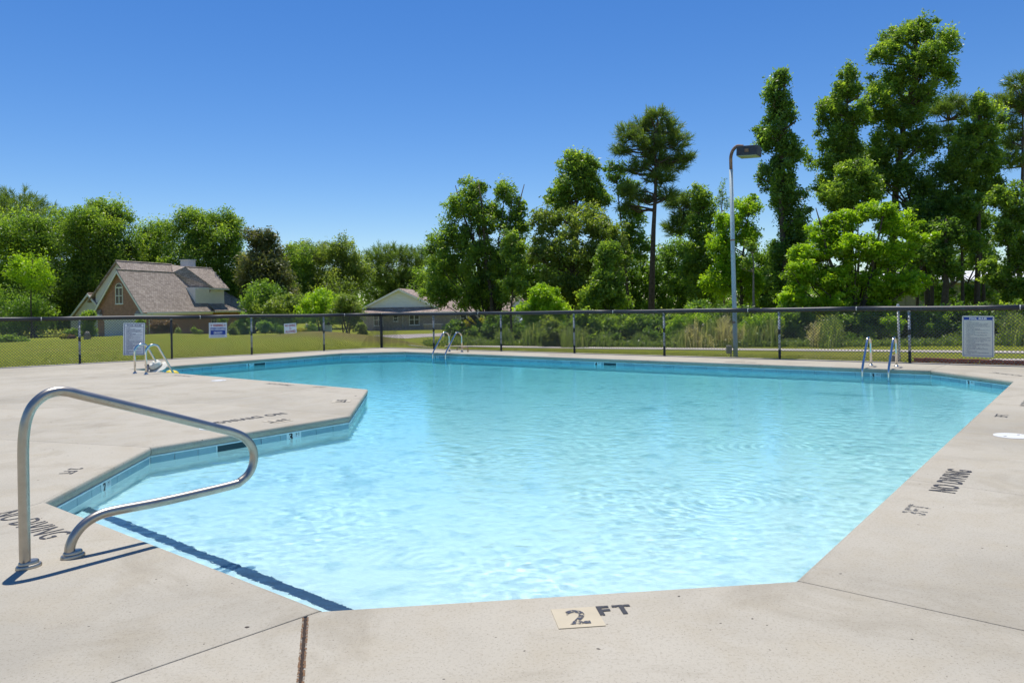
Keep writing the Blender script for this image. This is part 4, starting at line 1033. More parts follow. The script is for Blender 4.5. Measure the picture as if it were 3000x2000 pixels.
def house_one():
    Y0 = 88.0; X0 = -0.4905*Y0; zg = -1.62
    # local x = along the ridge (away), local y = across the gable (to the left)
    t = empty('brick_house', (X0, Y0, zg), math.atan2(0.963, 0.27), 'red brown brick house with steep shingled gables and an arched window', 'house')
    W = 6.5; L = 12.0; HE = 3.25; HA = 8.0; OV = 0.42
    k = (HA-HE)/(W/2)
    w = MB()      # brick body with gable
    w.add([(0, 0, 0), (0, W, 0), (0, W, HE), (0, W/2, HA-.15), (0, 0, HE), (L, 0, 0), (L, W, 0), (L, W, HE), (L, W/2, HA-.15), (L, 0, HE)],
          [(0, 4, 3, 2, 1), (0, 5, 9, 4), (1, 2, 7, 6), (5, 6, 7, 8, 9)])
    w.build('wall', M['brickred'], t)
    # the arched window's opening sits on the gable, facing -x: window() faces -y, so turn it
    gw = empty('tmp', (0, 0, 0)); Mg = Matrix.Rotation(R(-90), 4, 'Z')
    def turned(o):
        for q in [o] + list(o.children):
            q.data.transform(Matrix(((0, 1, 0, 0), (-1, 0, 0, 0), (0, 0, 1, 0), (0, 0, 0, 1))))
    o = window(t, 'window', -3.80, 3.95, 1.05, 2.45, -0.05, 2, 2, True); turned(o); o['label'] = 'arched white framed window in the brick gable'
    bpy.data.objects.remove(gw)
    # garage roof
    def roof(name, ridge_y, ridge_z, x0, x1, yl, yr, zl, zr, hip=0.0, mat='shingle'):
        r_ = MB()
        r_.slab([(x0, yr, zr), (x1, yr, zr), (x1-hip, ridge_y, ridge_z), (x0, ridge_y, ridge_z)], 0.14)
        r_.slab([(x1, yl, zl), (x0, yl, zl), (x0, ridge_y, ridge_z), (x1-hip, ridge_y, ridge_z)], 0.14)
        if hip: r_.slab([(x1, yr, zr), (x1, yl, zl), (x1-hip, ridge_y, ridge_z)], 0.14)
        o = r_.build(name, M[mat], t)
        MB().tube([(x0, ridge_y, ridge_z+.02), (x1-hip, ridge_y, ridge_z+.02)], 0.09, 6).build('ridge_cap', M['shingle'], o)
        return o
    zE = HE - k*OV*0.62
    roof('roof', W/2, HA, -OV, L+.1, W+OV, -OV, zE, zE)['label'] = 'steep brown shingle roof over the brick gable'
    # barge boards, soffit returns, gutter
    for sgn, yy in ((1, -OV), (-1, W+OV)):
        mb = MB(); a = Vector((-OV-.03, yy, zE-.10)); b = Vector((-OV-.03, W/2, HA-.10)); dn = Vector((0, 0, -0.34))
        mb.add([a, b, b+dn, a+dn, a+Vector((.06, 0, 0)), b+Vector((.06, 0, 0)), b+dn+Vector((.06, 0, 0)), a+dn+Vector((.06, 0, 0))], [(0, 1, 2, 3), (7, 6, 5, 4), (3, 2, 6, 7), (0, 4, 5, 1), (0, 3, 7, 4), (1, 5, 6, 2)])
        mb.build('barge_board', M['whitepaint'], t)
        s = MB(); a0 = yy; a1 = yy + sgn*1.15
        s.box((-OV-.06, min(a0, a1), zE-.42), (-.02, max(a0, a1), zE-.14)); s.build('eave_return', M['whitepaint'], t)
        c = MB(); c.add([(-OV-.06, a0, zE-.13), (-OV-.06, a1, zE-.13), (-.02, a1, zE-.13), (-.02, a0, zE-.13), (-.10, a1-sgn*.1, zE+.42), (-.10, a0+sgn*.35, zE+.42)], [(0, 1, 4, 5), (1, 2, 4), (0, 5, 3), (3, 5, 4, 2)])
        c.build('return_cap', M['shingle'], t)
    MB().box((0.15, -OV-.13, zE-.15), (L+.1, -OV-.02, zE+.02)).build('gutter', M['whitepaint'], t)
    MB().box((0, -OV+.02, zE-.36), (L+.05, -OV+.06, zE-.13)).build('fascia', M['whitepaint'], t)
    MB().tube(fillet([(0.9, -OV-.08, zE-.15), (0.9, -OV-.08, zE-.42), (0.9, -.08, zE-.85), (0.9, -.08, 0.1)], 0.08, 4), 0.055, 8).build('downspout', M['whitepaint'], t, True)
    MB().box((-0.06, 0.95, 0.0), (0.0-.005, 5.45, 2.0)).build('garage_door', M['siding'], t)
    MB().box((-0.09, 0.85, 2.0), (-0.004, 5.55, 2.14)).build('door_header', M['whitepaint'], t)
    # taller main roof behind the garage roof
    b = MB(); b.add([(2.3, 3.2, 3.0), (2.3, 9.0, 3.0), (2.3, 9.0, 5.2), (2.3, 5.6, 9.0), (2.3, 3.2, 6.3)], [(0, 4, 3, 2, 1)]); b.build('gable', M['siding'], t)
    roof('roof', 5.6, 9.2, 1.95, 14.2, 10.0, 1.7, 4.3, 4.75, 2.6)['label'] = 'tall main roof with a hipped end'
    # upper storey box with white siding and its own roof
    MB().box((9.6, 0.35, 2.9), (15.3, 5.2, 6.02)).build('upper_wall', M['siding'], t)
    r_ = MB(); r_.slab([(12.7, -0.15, 6.0), (15.75, -0.15, 6.0), (15.75, 2.5, 8.75), (10.4, 2.5, 8.75)], .14); r_.slab([(15.75, 6.2, 5.2), (9.2, 6.2, 5.2), (10.4, 2.5, 8.75), (15.75, 2.5, 8.75)], .14)
    o = r_.build('roof', M['shingle'], t); o['label'] = 'roof over the white sided upper storey'
    MB().tube([(10.4, 2.5, 8.77), (15.75, 2.5, 8.77)], .09, 6).build('ridge_cap', M['shingle'], o)
    MB().add([(9.0, 3.25, 8.02), (11.6, 5.6, 9.2), (10.4, 2.5, 8.76), (12.62, .05, 6.06), (12.14, .75, 4.35)], [(0, 2, 1), (0, 3, 2), (0, 4, 3)]).build('valley_roof', M['shingle'], t)
    MB().add([(15.32, .36, 6.0), (15.32, 5.1, 6.0), (15.32, 2.5, 8.6)], [(0, 1, 2)]).build('upper_gable', M['siding'], t)
    MB().box((9.4, -.28, 5.74), (15.75, -.16, 5.93)).build('fascia', M['whitepaint'], t)
    MB().box((15.20, 0.30, 2.9), (15.36, 0.40, 5.9)).build('corner_board', M['whitepaint'], t)
    # low rear wing with hipped roof, porch and columns
    MB().box((12.0, 0.6, 0.0), (20.0, 7.0, 2.75)).build('wing_wall', M['brickred'], t)
    roof('roof', 3.4, 5.9, 11.6, 23.2, 8.0, -0.35, 2.6, 2.72, 4.2)['label'] = 'low hipped roof over the rear wing'
    MB().add([(12.0, 0.30, 3.9), (15.0, 0.30, 3.9), (17.4, -.75, 2.95), (12.0, -.75, 2.95)], [(0, 3, 2, 1)]).build('porch_roof', M['shingle'], t)
    MB().box((12.0, -.83, 2.72), (18.4, -.72, 2.93)).build('fascia', M['whitepaint'], t)
    for xx in (19.0, 22.4): MB().box((xx-.13, -.2, 0), (xx+.13, .06, 2.6)).build('column', M['whitepaint'], t)
    o = window(t, 'window', 12.9, 1.0, 1.2, 1.35, 0.55, 2, 2); 
    # front entrance wing on the far left, white gable and low hip
    MB().box((2.6, 7.2, 0.0), (9.0, 13.2, 2.7)).build('front_wall', M['siding'], t)
    MB().add([(2.55, 7.6, 2.7), (2.55, 12.4, 2.7), (2.55, 10.0, 5.2)], [(0, 2, 1)]).build('front_gable', M['siding'], t)
    roof('roof', 10.0, 5.35, 2.1, 9.5, 12.75, 7.25, 2.55, 2.55)['label'] = 'small gable roof over the front entrance'
    for yy, sg in ((12.75, -1), (7.25, 1)):
        mb = MB(); a = Vector((2.02, yy, 2.55)); b_ = Vector((2.02, 10.0, 5.35)); dn = Vector((0, 0, -.3)); e = Vector((.06, 0, 0))
        mb.add([a, b_, b_+dn, a+dn, a+e, b_+e, b_+dn+e, a+dn+e], [(0, 1, 2, 3), (7, 6, 5, 4), (3, 2, 6, 7), (0, 4, 5, 1), (0, 3, 7, 4), (1, 5, 6, 2)]); mb.build('barge_board', M['whitepaint'], t)
    r_ = MB(); r_.slab([(3.2, 14.6, 2.5), (9.0, 14.6, 2.5), (9.0, 11.2, 4.6), (6.0, 11.2, 4.6)], .12); r_.slab([(3.2, 14.6, 2.5), (6.0, 11.2, 4.6), (6.0, 10.5, 4.6), (3.2, 10.6, 2.5)], .12)
    r_.build('side_roof', M['shingle'], t); MB().box((3.1, 10.6, 2.25), (3.2, 14.7, 2.42)).build('fascia', M['whitepaint'], t)
    MB().box((4.2, 12.0, 0.0), (8.5, 14.0, 2.45)).build('side_wall', M['brickred'], t)
    c = MB().box((13.2, 4.2, 6.5), (14.6, 5.5, 9.85)).build('chimney', M['siding'], t)
    MB().box((13.1, 4.1, 9.85), (14.7, 5.6, 9.95)).build('chimney_cap', M['whitepaint'], c)
house_one()

def house_two():
    Y0 = 100.0; X0 = -0.1972*Y0; zg = -1.75
    t = empty('brick_bungalow', (X0, Y0, zg), R(-3), 'grey brick bungalow with a white sided gable above a shingled skirt roof', 'house')
    MB().box((0, 0, 0), (14.6, 9, 2.55)).build('wall', M['brickgrey'], t)
    gx = 4.7
    MB().add([(-.05, 0.6, 3.1), (9.5, 0.6, 3.1), (gx, 0.6, 5.45)], [(0, 1, 2)]).build('gable', M['siding'], t)
    r_ = MB(); r_.slab([(-.45, 0.2, 3.05), (gx, 0.2, 5.62), (gx+.3, 8.3, 5.62), (-.45, 9.4, 3.05)][::-1], .14); r_.slab([(9.9, 0.2, 3.05), (9.9, 9.4, 3.05), (gx+.3, 8.3, 5.62), (gx, 0.2, 5.62)], .14)
    r_.slab([(gx+.3, 8.3, 5.62), (9.9, 9.4, 3.05), (4.0, 12.4, 3.05), (-.45, 9.4, 3.05)], .1)
    r_.build('roof', M['shingle2'], t)['label'] = 'tan shingle roof behind the white gable'
    for a, b in (((-.5, 3.0), (gx, 5.56)), ((9.95, 3.0), (gx, 5.56))):
        mb = MB(); a_ = Vector((a[0], .12, a[1])); b_ = Vector((b[0], .12, b[1])); dn = Vector((0, 0, -.24)); e = Vector((0, .07, 0))
        mb.add([a_, b_, b_+dn, a_+dn, a_+e, b_+e, b_+dn+e, a_+dn+e], [(0, 1, 2, 3), (7, 6, 5, 4), (3, 2, 6, 7), (0, 4, 5, 1), (0, 3, 7, 4), (1, 5, 6, 2)]); mb.build('barge_board', M['whitepaint'], t)
    r_ = MB(); r_.slab([(-.7, -.75, 2.42), (15.1, -.75, 2.42), (15.1, .62, 3.08), (-.3, .62, 3.08)], .12); r_.slab([(9.4, -.75+.01, 2.43), (15.1, -.74, 2.43), (13.0, 4.5, 4.6), (9.4, 4.5, 4.6)], .12)
    r_.build('skirt_roof', M['shingle2'], t); MB().box((-.7, -.85, 2.22), (15.1, -.74, 2.40)).build('gutter', M['whitepaint'], t)
    window(t, 'window', 1.35, 0.72, 1.25, 1.45, -.05, 2, 2); window(t, 'window', 3.95, 1.25, .66, .8, -.05, 1, 2); window(t, 'window', 6.1, 0.72, 1.35, 1.45, -.05, 2, 2); window(t, 'window', 12.9, .8, .85, 1.4, -.05, 1, 2)
    MB().tube([(5.25, -.07, 2.4), (5.25, -.07, .15)], .05, 8).build('downspout', M['whitepaint'], t, True); MB().tube([(12.3, -.07, 2.4), (12.3, -.07, .9)], .05, 8).build('downspout', M['whitepaint'], t, True)
    wl_ = empty('screen_wall', (X0+8.2, Y0-2.2, zg-.05), R(-3), 'low pierced brick screen wall in front of the grey bungalow', 'wall')
    me = MB().box((0, 0, 0), (0.30, .14, 0.082)).mesh('brick'); me.materials.append(M['brickgrey'])
    for r0 in range(9):
        for c in range(6):
            o = bpy.data.objects.new('brick', me); COL.objects.link(o); o.parent = wl_; o.location = (c*.40 + (r0 % 2)*.06, 0, r0*.094)
    MB().box((-.05, -.03, .85), (2.45, .18, .91)).build('coping', M['whitepaint'], wl_)
house_two()

def house_three():
    p = AT(1545, 915, 128); zg = -1.83
    t = empty('pale_house', (p.x-7, 128, zg), R(4), 'pale house with a pinkish roof glimpsed behind the maple', 'house')
    MB().box((0, 0, 0), (16, 8, 2.3)).build('wall', M['siding'], t)
    r_ = MB(); r_.slab([(-.6, -.6, 2.2), (16.6, -.6, 2.2), (15, 4, 4.4), (1, 4, 4.4)], .15); r_.slab([(16.6, 8.6, 2.2), (-.6, 8.6, 2.2), (1, 4, 4.4), (15, 4, 4.4)], .15)
    r_.build('roof', M['shingle2'], t); MB().add([(4.2, .9, 2.9), (7.2, .9, 2.9), (5.7, .9, 4.6)], [(0, 1, 2)]).build('gable', M['siding'], t)
    MB().slab([(4.0, .6, 2.85), (5.7, .6, 4.75), (5.9, 4.2, 4.75), (4.0, 3.0, 2.85)][::-1], .1).slab([(7.4, .6, 2.85), (7.4, 3.0, 2.85), (5.9, 4.2, 4.75), (5.7, .6, 4.75)], .1).build('dormer_roof', M['shingle2'], t)
    window(t, 'window', 8.5, .8, 1.4, 1.2, -.05)
house_three()
def shed():
    a = AT(2560, 900, 56); zg = TZ(a.x, 56) - 0.1
    t = empty('metal_building', (a.x, 56, zg), R(-5), 'tan metal building glimpsed between the trunks at the right', 'building')
    MB().box((0, 0, 0), (17, 8, 3.45)).build('wall', M['olivewall'], t)
    MB().slab([(-.4, -.5, 3.5), (17.4, -.5, 3.5), (17.4, 4.2, 4.3), (-.4, 4.2, 4.3)], .12).build('roof', M['whitepaint'], t); MB().box((-.4, -.6, 3.3), (17.4, -.48, 3.52)).build('gutter', M['whitepaint'], t)
    for k in range(24): MB().box((.2+k*.7, -.05, 0), (.28+k*.7, -.003, 3.3)).build('wall_rib', M['olivewall'], t)
shed()
def car():
    p = AT(1556, 950, 84); zg = TZ(p.x, 84)
    t = empty('parked_car', (p.x, 84, zg), R(8), 'white parked car half hidden by shrubs beyond the fence', 'car')
    prof = [(-2.2, .3), (-2.25, .75), (-1.35, .92), (-.75, 1.42), (.75, 1.45), (1.5, .98), (2.2, .88), (2.25, .35)]
    vs = [(x, -.85, z) for x, z in prof] + [(x, .85, z) for x, z in prof]; n = len(prof)
    MB().add(vs, [tuple(range(n)), tuple(range(2*n-1, n-1, -1))] + [(i, n+i, n+(i+1) % n, (i+1) % n) for i in range(n)]).build('body', M['carwhite'], t, bevel=.06)
    MB().box((-1.05, -.87, .95), (-.05, -.851, 1.33)).build('window', M['glass'], t); MB().box((.05, -.87, .95), (1.1, -.851, 1.33)).build('window', M['glass'], t)
    for x in (-1.4, 1.4):
        for y in (-.82, .82):
            w = MB().lathe([(.31, -.1), (.33, -.08), (.33, .08), (.31, .1)], 18, Matrix.Translation((x, y, .33)) @ Matrix.Rotation(R(90), 4, 'X')).build('wheel', M['tyre'], t, True)
car()
def garden_bits():
    q = GT(256, 993)
    t = empty('stone_bollard', (q.x, q.y, q.z-.2), 0, 'pale carved stone garden lantern beside the tall ivy shrub', 'garden ornament')
    s = q.y/88*2.0
    MB().lathe([(.22*s, 0), (.20*s, .1), (.17*s, .5*s), (.19*s, .52*s)], 14).build('pedestal', M['block'], t, True); MB().lathe([(.13*s, .52*s), (.15*s, .6*s), (.11*s, .72*s), (.02*s, .78*s)], 14).build('cap', M['block'], t, True)
    q = AT(961, 972, 62)
    o = MB().box((-.3, -.2, 0), (.3, .2, .62)).build('utility_cabinet', M['whiteplastic']); o.location = (q.x, 62, TZ(q.x, 62) - .05); o.location.z = q.z - .1
    tag(o, 'small white utility cabinet behind the brown grass mound', 'utility box'); lid_ = MB().box((-.32, -.22, .62), (.32, .22, .66)).build('lid', M['whiteplastic'], o); MB().box((-.3, -.2, -.9), (.3, .2, -.01)).build('plinth', M['block'], o)
    q = AT(899, 972, 60)
    t = empty('garden_lantern', (q.x, 60, q.z-.25), 0, 'small lantern on a thin post beside the yellow flower bed', 'lantern')
    MB().tube([(0, 0, -.7), (0, 0, .6)], .03, 8).build('post', M['blackpost'], t, True); MB().lathe([(.05, .6), (.09, .63), (.1, .8), (.13, .82), (.02, .93)], 10).build('lamp', M['lens'], t)
garden_bits()

# ------------------------------------------------------------ foliage
def leaf_mesh(name, C, size, nrm_up, rng, tint, aspect=0.62, fold=True):
    """rhombic leaves around the centres C"""
    n = len(C); N = rng.normal(size=(n, 3)); N[:, 2] = np.abs(N[:, 2])*nrm_up + 0.15
    N /= np.linalg.norm(N, axis=1, keepdims=True)
    T = rng.normal(size=(n, 3)); T -= N*(T*N).sum(1, keepdims=True); T /= np.linalg.norm(T, axis=1, keepdims=True)
    B = np.cross(N, T); s = (size*rng.uniform(.65, 1.35, n))[:, None]
    d = N*s*0.12
    V = np.stack([C - T*s*.5 + B*s*aspect*.45 - d, C - T*s*.5 - B*s*aspect*.45 - d, C + T*s*.62 + d], 1).reshape(-1, 3)
    F = np.arange(3*n).reshape(n, 3)
    return np_mesh(name, V, F, {'tint': tint})
def crown_points(rng, lobes, Y, n, puff, squash=0.8, shell=2.4, depth=None):
    """leaf centres: clumps spread through every lobe's volume, thicker towards its outside"""
    out = []; tints = []; cen = []
    areas = np.array([l[2]*l[3] for l in lobes], float); areas /= areas.sum()
    for (px, py, rx, ry), a in zip(lobes, areas):
        dy = rng.uniform(-.35, .35)*rx*Y/FPX
        c = AT(px, py, Y); c = np.array([c.x, c.y + dy, c.z]); sx = 0.99*rx*Y/FPX; sz = 1.02*ry*Y/FPX; sy = max(sx, 0.6*sz) if depth is None else depth
        cen.append((Vector(c), sx, sz))
        pr = puff*.64*(.6 + .4*min(sx, sz)/1.6)
        # loose twigs and leaves between the clumps
        kk = int(n*a*(.22 if Y > 80 else .09)); v = rng.normal(size=(kk, 3)); v /= np.linalg.norm(v, axis=1, keepdims=True)
        out.append(c + v*np.array([sx, sy, sz])*(rng.uniform(0.05, 1.12, (kk, 1))**.5)*(1 + .13*np.sin(7*v[:, :1] + px) * np.cos(6*v[:, 2:] + py))); tints.append(np.clip(rng.normal(.42, .2, kk), 0, 1))
        k = max(7, int(11*(sx*sz)**.8/(pr*pr)*(0.24 if Y > 80 else 0.21))); m_ = max(6, int(n*a*.9/k))
        for _ in range(k):
            v = rng.normal(size=3); v /= np.linalg.norm(v); r_ = rng.uniform(0.12, 1)**(1/shell)
            # lumpy outline
            lump = 1 + 0.16*math.sin(3.1*v[0]*3+px) * math.cos(4.3*v[2]*2+py) + rng.normal()*0.16
            p = c + v*np.array([sx, sy, sz])*r_*lump*0.93
            q = np.clip(rng.normal(size=(m_, 3)), -2.1, 2.1)*pr*(rng.uniform(.48, .88) if Y > 80 else rng.uniform(.34, .80))
            q[:, 2] *= squash*rng.uniform(.7, 1.9)
            # sprigs droop or reach outwards a little
            q += v*np.array([1, 1, .6])*rng.uniform(0, .35, (m_, 1))*pr
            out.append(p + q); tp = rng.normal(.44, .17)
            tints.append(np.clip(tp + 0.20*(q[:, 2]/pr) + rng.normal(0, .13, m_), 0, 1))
    return np.concatenate(out), np.concatenate(tints), cen
def needle_mesh(name, rng, lobes, Y, n, L):
    Vs = []; tints = []; cen = []
    areas = np.array([l[2]*l[3] for l in lobes], float); areas /= areas.sum()
    for (px, py, rx, ry), a in zip(lobes, areas):
        c = AT(px, py, Y); c = np.array([c.x, c.y + rng.uniform(-.5, .5)*rx*Y/FPX, c.z]); sx = rx*Y/FPX; sz = ry*Y/FPX; sy = sx; cen.append((Vector(c), sx, sz))
        nt = max(4, int(n*a/26))
        for _ in range(nt):
            v = rng.normal(size=3); v /= np.linalg.norm(v); p = c + v*np.array([sx, sy, sz])*rng.uniform(.1, 1)**(1/2.3)
            ax = v*np.array([1, 1, .5]) + np.array([0, 0, .55]); ax /= np.linalg.norm(ax)
            k = 26; d = rng.normal(size=(k, 3))*.75 + ax; d /= np.linalg.norm(d, axis=1, keepdims=True)
            s = np.cross(d, rng.normal(size=(k, 3))); s /= np.linalg.norm(s, axis=1, keepdims=True)
            l = L*rng.uniform(.7, 1.2, (k, 1)); w = L*.085
            b = p + ax*rng.uniform(-.5, .35, (k, 1))*L*1.3
            Vs.append(np.stack([b - s*w*.5, b + s*w*.5, b + d*l + s*w*.25, b + d*l - s*w*.25], 1).reshape(-1, 3))
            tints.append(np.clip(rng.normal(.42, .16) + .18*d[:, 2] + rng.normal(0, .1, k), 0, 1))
    V = np.concatenate(Vs); F = np.arange(len(V)).reshape(-1, 4)
    return np_mesh(name, V, F, {'tint': np.concatenate(tints)}), cen
NTREE = [0]
def tree(name, label, cat, Y, base_px, lobes, n, kind='broad', mat='leaf', leaf=0.17, puff=0.55, trunk=0.16, bark='bark', top=None, up=1.0, group=None, limbs=True, lean=0.0, squash=.8, trunks=1, shell=2.4, zoff=-0.15):
    far = 1.55 if group == 'trees behind the brick house' else 1.0
    n = int(n*far*(1.45 if kind == 'pine' else (2.1 if far > 1 else 1.8))); leaf *= 1.0 if kind == 'pine' else 0.84
    if far > 1: lobes = [(a, b, c*1.2, d*1.14) for a, b, c, d in lobes]; leaf *= 1.1
    NTREE[0] += 1; rng = np.random.default_rng(100+NTREE[0])
    bx = ray(base_px, 950)[0]*Y; bz = TZ(bx, Y) + zoff
    root = empty(name, (bx, Y, bz), 0, label, cat, group)
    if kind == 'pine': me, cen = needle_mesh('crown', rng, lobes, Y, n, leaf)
    else:
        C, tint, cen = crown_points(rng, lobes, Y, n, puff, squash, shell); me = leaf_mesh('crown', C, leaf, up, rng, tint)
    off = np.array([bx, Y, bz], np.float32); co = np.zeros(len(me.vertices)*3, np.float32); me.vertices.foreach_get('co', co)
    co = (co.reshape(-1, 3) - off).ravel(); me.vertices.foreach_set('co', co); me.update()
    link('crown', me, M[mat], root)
    if trunk > 0:
        tz = max(c[0].z + c[2]*.35 for c in cen) - bz if top is None else AT(base_px, top, Y).z - bz
        tb = MB(); hi = max(cen, key=lambda c: c[0].z)[0]
        for k in range(trunks):
            o0 = Vector((rng.normal()*.25, rng.normal()*.25, 0))*(trunks > 1)
            tgt = cen[(k*3) % len(cen)][0] if trunks > 1 else hi
            pts = []
            for i in range(7):
                f = i/6; x = o0.x + (tgt.x - bx)*f**1.5 + lean*math.sin(f*math.pi) + rng.normal()*.05*(0 < i < 6); pts.append((x, o0.y + (tgt.y-Y)*f**1.5 + rng.normal()*.05*(0 < i < 6), -.3 + (tz+.3)*f))
            tb.tube(pts, [trunk*(1.25 if i == 0 else 1)*(1 - .86*(i/6)**1.1) for i in range(7)], 8)
        if limbs:
            for (c, sx, sz) in cen:
                for _ in range(3 if kind == 'broad' else 5):
                    e = c + Vector((rng.normal()*sx*.5, rng.normal()*sx*.5, rng.normal()*sz*.4)) - Vector((bx, Y, bz))
                    f = min(.92, max(.12, (e.z - (.35 if kind == 'broad' else .05)*abs(e.x) - sz*.5)/max(tz, .1)))
                    i = f*6; i0 = min(5, int(i)); a = Vector(pts[i0]).lerp(Vector(pts[i0+1]), i-i0) if trunks == 1 else Vector((e.x*.25, e.y*.25, e.z*.35))
                    mid = a.lerp(e, .5) + Vector((rng.normal()*.15, rng.normal()*.15, rng.normal()*.15 - (.12 if kind == 'pine' else -.1)*sx))
                    tb.tube([a, mid, e], [trunk*.32, trunk*.2, trunk*.06], 5, False)
        tb.build('trunk', M[bark], root, True)
    return root

WL, WC, WR = 'trees behind the brick house', 'trees beyond the middle of the fence', 'tall trees at the right edge of the woods'
def T(name, label, Y, b, lobes, n, **k): return tree(name, label, 'tree', Y, b, lobes, n, **k)
# --- left, behind and beside the house
T('pine_tree', 'dark pine rising highest at the far left edge', 118, 40, [(35,595,62,45),(-25,620,60,60),(60,650,80,55),(150,650,55,40),(195,690,45,45)], 7500, kind='pine', mat='needle', leaf=.75, trunk=.3, bark='pinebark', group=WL)
T('oak_tree', 'broad dark green oak filling the left edge', 97, 40, [(10,700,85,60),(95,690,78,55),(60,770,105,75),(0,850,90,80),(110,850,90,80),(50,925,105,55)], 17000, leaf=.30, puff=1.15, trunk=.4, group=WL)
T('oak_tree', 'dark green oak second from the left edge', 101, 235, [(215,675,65,45),(255,645,50,34),(232,735,78,66),(200,820,80,75),(262,830,60,80),(205,905,70,55)], 13000, leaf=.30, puff=1.1, trunk=.35, group=WL)
T('oak_tree', 'dark green oak with two tops left of the house gable', 105, 325, [(297,622,40,34),(345,632,40,32),(320,690,62,52),(335,770,66,60),(300,860,62,60),(372,800,40,60)], 11000, leaf=.31, puff=1.1, trunk=.35, group=WL)
T('lime_green_tree', 'small yellow green tree lit in front of the dark woods at left', 86, 90, [(92,768,46,26),(58,798,45,28),(112,815,42,36)], 2600, mat='leaf_lime', leaf=.26, puff=.9, trunk=.12)
T('understory_tree', 'low dark tree below the oaks at the left edge', 88, 110, [(20,905,80,70),(95,925,70,60)], 5000, mat='leaf_dark', leaf=.28, puff=1.0, trunk=.2)
T('understory_tree', 'low dark tree just left of the entrance gable', 112, 215, [(200,880,50,60),(250,870,50,60),(300,880,60,60),(160,900,50,60)], 5000, mat='leaf_dark', leaf=.3, puff=1.1, trunk=.2)
T('sweetgum_tree', 'bright green gum behind the left end of the roof ridge', 110, 452, [(459,675,36,28),(470,715,48,42),(425,718,44,40),(452,785,62,55),(398,755,48,48),(430,850,70,60)], 8500, leaf=.30, puff=.95, trunk=.3, group=WL)
T('sweetgum_tree', 'bright green gum with a tall top behind the main roof', 107, 555, [(553,636,34,26),(592,648,22,22),(542,682,58,40),(585,715,45,42),(550,765,70,50),(520,830,60,60)], 9000, leaf=.29, puff=.95, trunk=.3, group=WL)
T('sweetgum_tree', 'bright green gum right above the white chimney', 109, 650, [(638,640,36,28),(668,655,28,26),(692,690,28,36),(640,705,52,46),(668,765,58,56),(640,840,62,60),(690,850,50,60)], 10000, leaf=.29, puff=.95, trunk=.3, group=WL)
T('magnolia_tree', 'tall magnolia with brownish leaves right of the house', 99, 772, [(746,698,22,22),(778,698,22,26),(768,742,46,36),(792,800,52,55),(765,825,50,65),(805,870,58,58)], 10000, mat='leaf_brown', leaf=.34, puff=.9, trunk=.3, group=WL)
T('understory_tree', 'dark low tree at the foot of the brownish magnolia', 93, 745, [(752,885,40,60),(785,900,55,65),(825,920,40,45)], 6500, mat='leaf_dark', leaf=.3, puff=.95, trunk=.25)
T('maple_tree', 'rounded olive green tree at the middle of the skyline', 118, 960, [(900,742,45,30),(958,738,48,30),(1005,735,40,30),(1040,790,45,46),(962,800,90,58),(885,800,60,50),(945,860,100,58)], 13000, mat='leaf_olive', leaf=.31, puff=1.0, trunk=.3, group=WL)
T('maple_tree', 'green tree between the magnolia and the olive tree', 113, 858, [(866,758,42,34),(848,808,50,58),(860,860,50,50)], 5000, leaf=.30, puff=1.0, trunk=.25, group=WL)
T('pine_tree', 'dense dark pine group left above the white gable', 132, 1140, [(1118,742,42,24),(1162,748,48,26),(1098,788,40,38),(1152,795,70,46),(1115,850,60,48),(1170,850,50,50)], 7500, kind='pine', mat='needle', leaf=.8, trunk=.3, bark='pinebark', group=WL)
T('pine_tree', 'dense dark pine right above the white gable', 134, 1225, [(1220,758,46,28),(1245,795,58,46),(1210,850,66,50),(1260,860,50,50)], 6000, kind='pine', mat='needle', leaf=.8, trunk=.3, bark='pinebark', group=WL)
T('oak_tree', 'grey green tree peeping out left of the maple', 116, 1285, [(1282,800,50,46),(1265,850,58,48),(1310,840,50,60)], 4200, leaf=.30, puff=1.0, trunk=.25, group=WL)
CM = 'multi stemmed garden trees beyond the mounds'
tree('crape_myrtle', 'pale green multi stemmed garden tree behind the NO DIVING ALLOWED sign', 'small tree', 64, 850, [(838,888,44,26),(885,898,44,32),(800,905,36,26),(850,925,44,24)], 5200, mat='leaf_olive', leaf=.19, puff=.6, trunk=.07, trunks=4, group=CM)
tree('crape_myrtle', 'yellow green multi stemmed garden tree at the middle of the left fence', 'small tree', 62, 950, [(932,870,42,22),(968,892,54,32),(912,900,45,30),(950,925,50,22)], 5800, mat='leaf_lime', leaf=.18, puff=.6, trunk=.07, trunks=4, group=CM)
tree('crape_myrtle', 'olive multi stemmed garden tree left of the grey bungalow', 'small tree', 60, 1015, [(1005,893,42,28),(1040,915,32,30),(985,925,34,24),(1045,945,22,18)], 4600, mat='leaf_olive', leaf=.18, puff=.55, trunk=.07, trunks=4, group=CM)
# --- middle
T('maple_tree', 'bushy maple with twin tops right of the grey bungalow', 37, 1440, [(1385,556,40,36),(1358,615,48,48),(1482,566,34,36),(1522,612,22,36),(1420,640,60,58),(1498,680,50,60),(1340,690,45,48),(1282,722,38,36),(1300,790,55,52),(1400,760,80,68),(1480,780,58,68),(1285,860,42,46),(1370,860,70,52),(1450,850,60,60)], 30000, leaf=.15, puff=.46, trunk=.13, trunks=4, group=WC)
T('slender_tree', 'slender young tree with a thin bare stem right of the maple', 33, 1500, [(1498,715,30,48),(1518,775,26,36),(1488,835,22,26),(1530,840,20,20)], 3200, leaf=.14, puff=.36, trunk=.065, group=WC)
T('sweetgum_tree', 'tall pointed gum standing left of the tall pine', 37, 1690, [(1678,482,42,40),(1728,495,32,42),(1692,545,74,48),(1640,585,48,36),(1752,585,36,42)], 10500, leaf=.15, puff=.42, trunk=.19, group=WC)
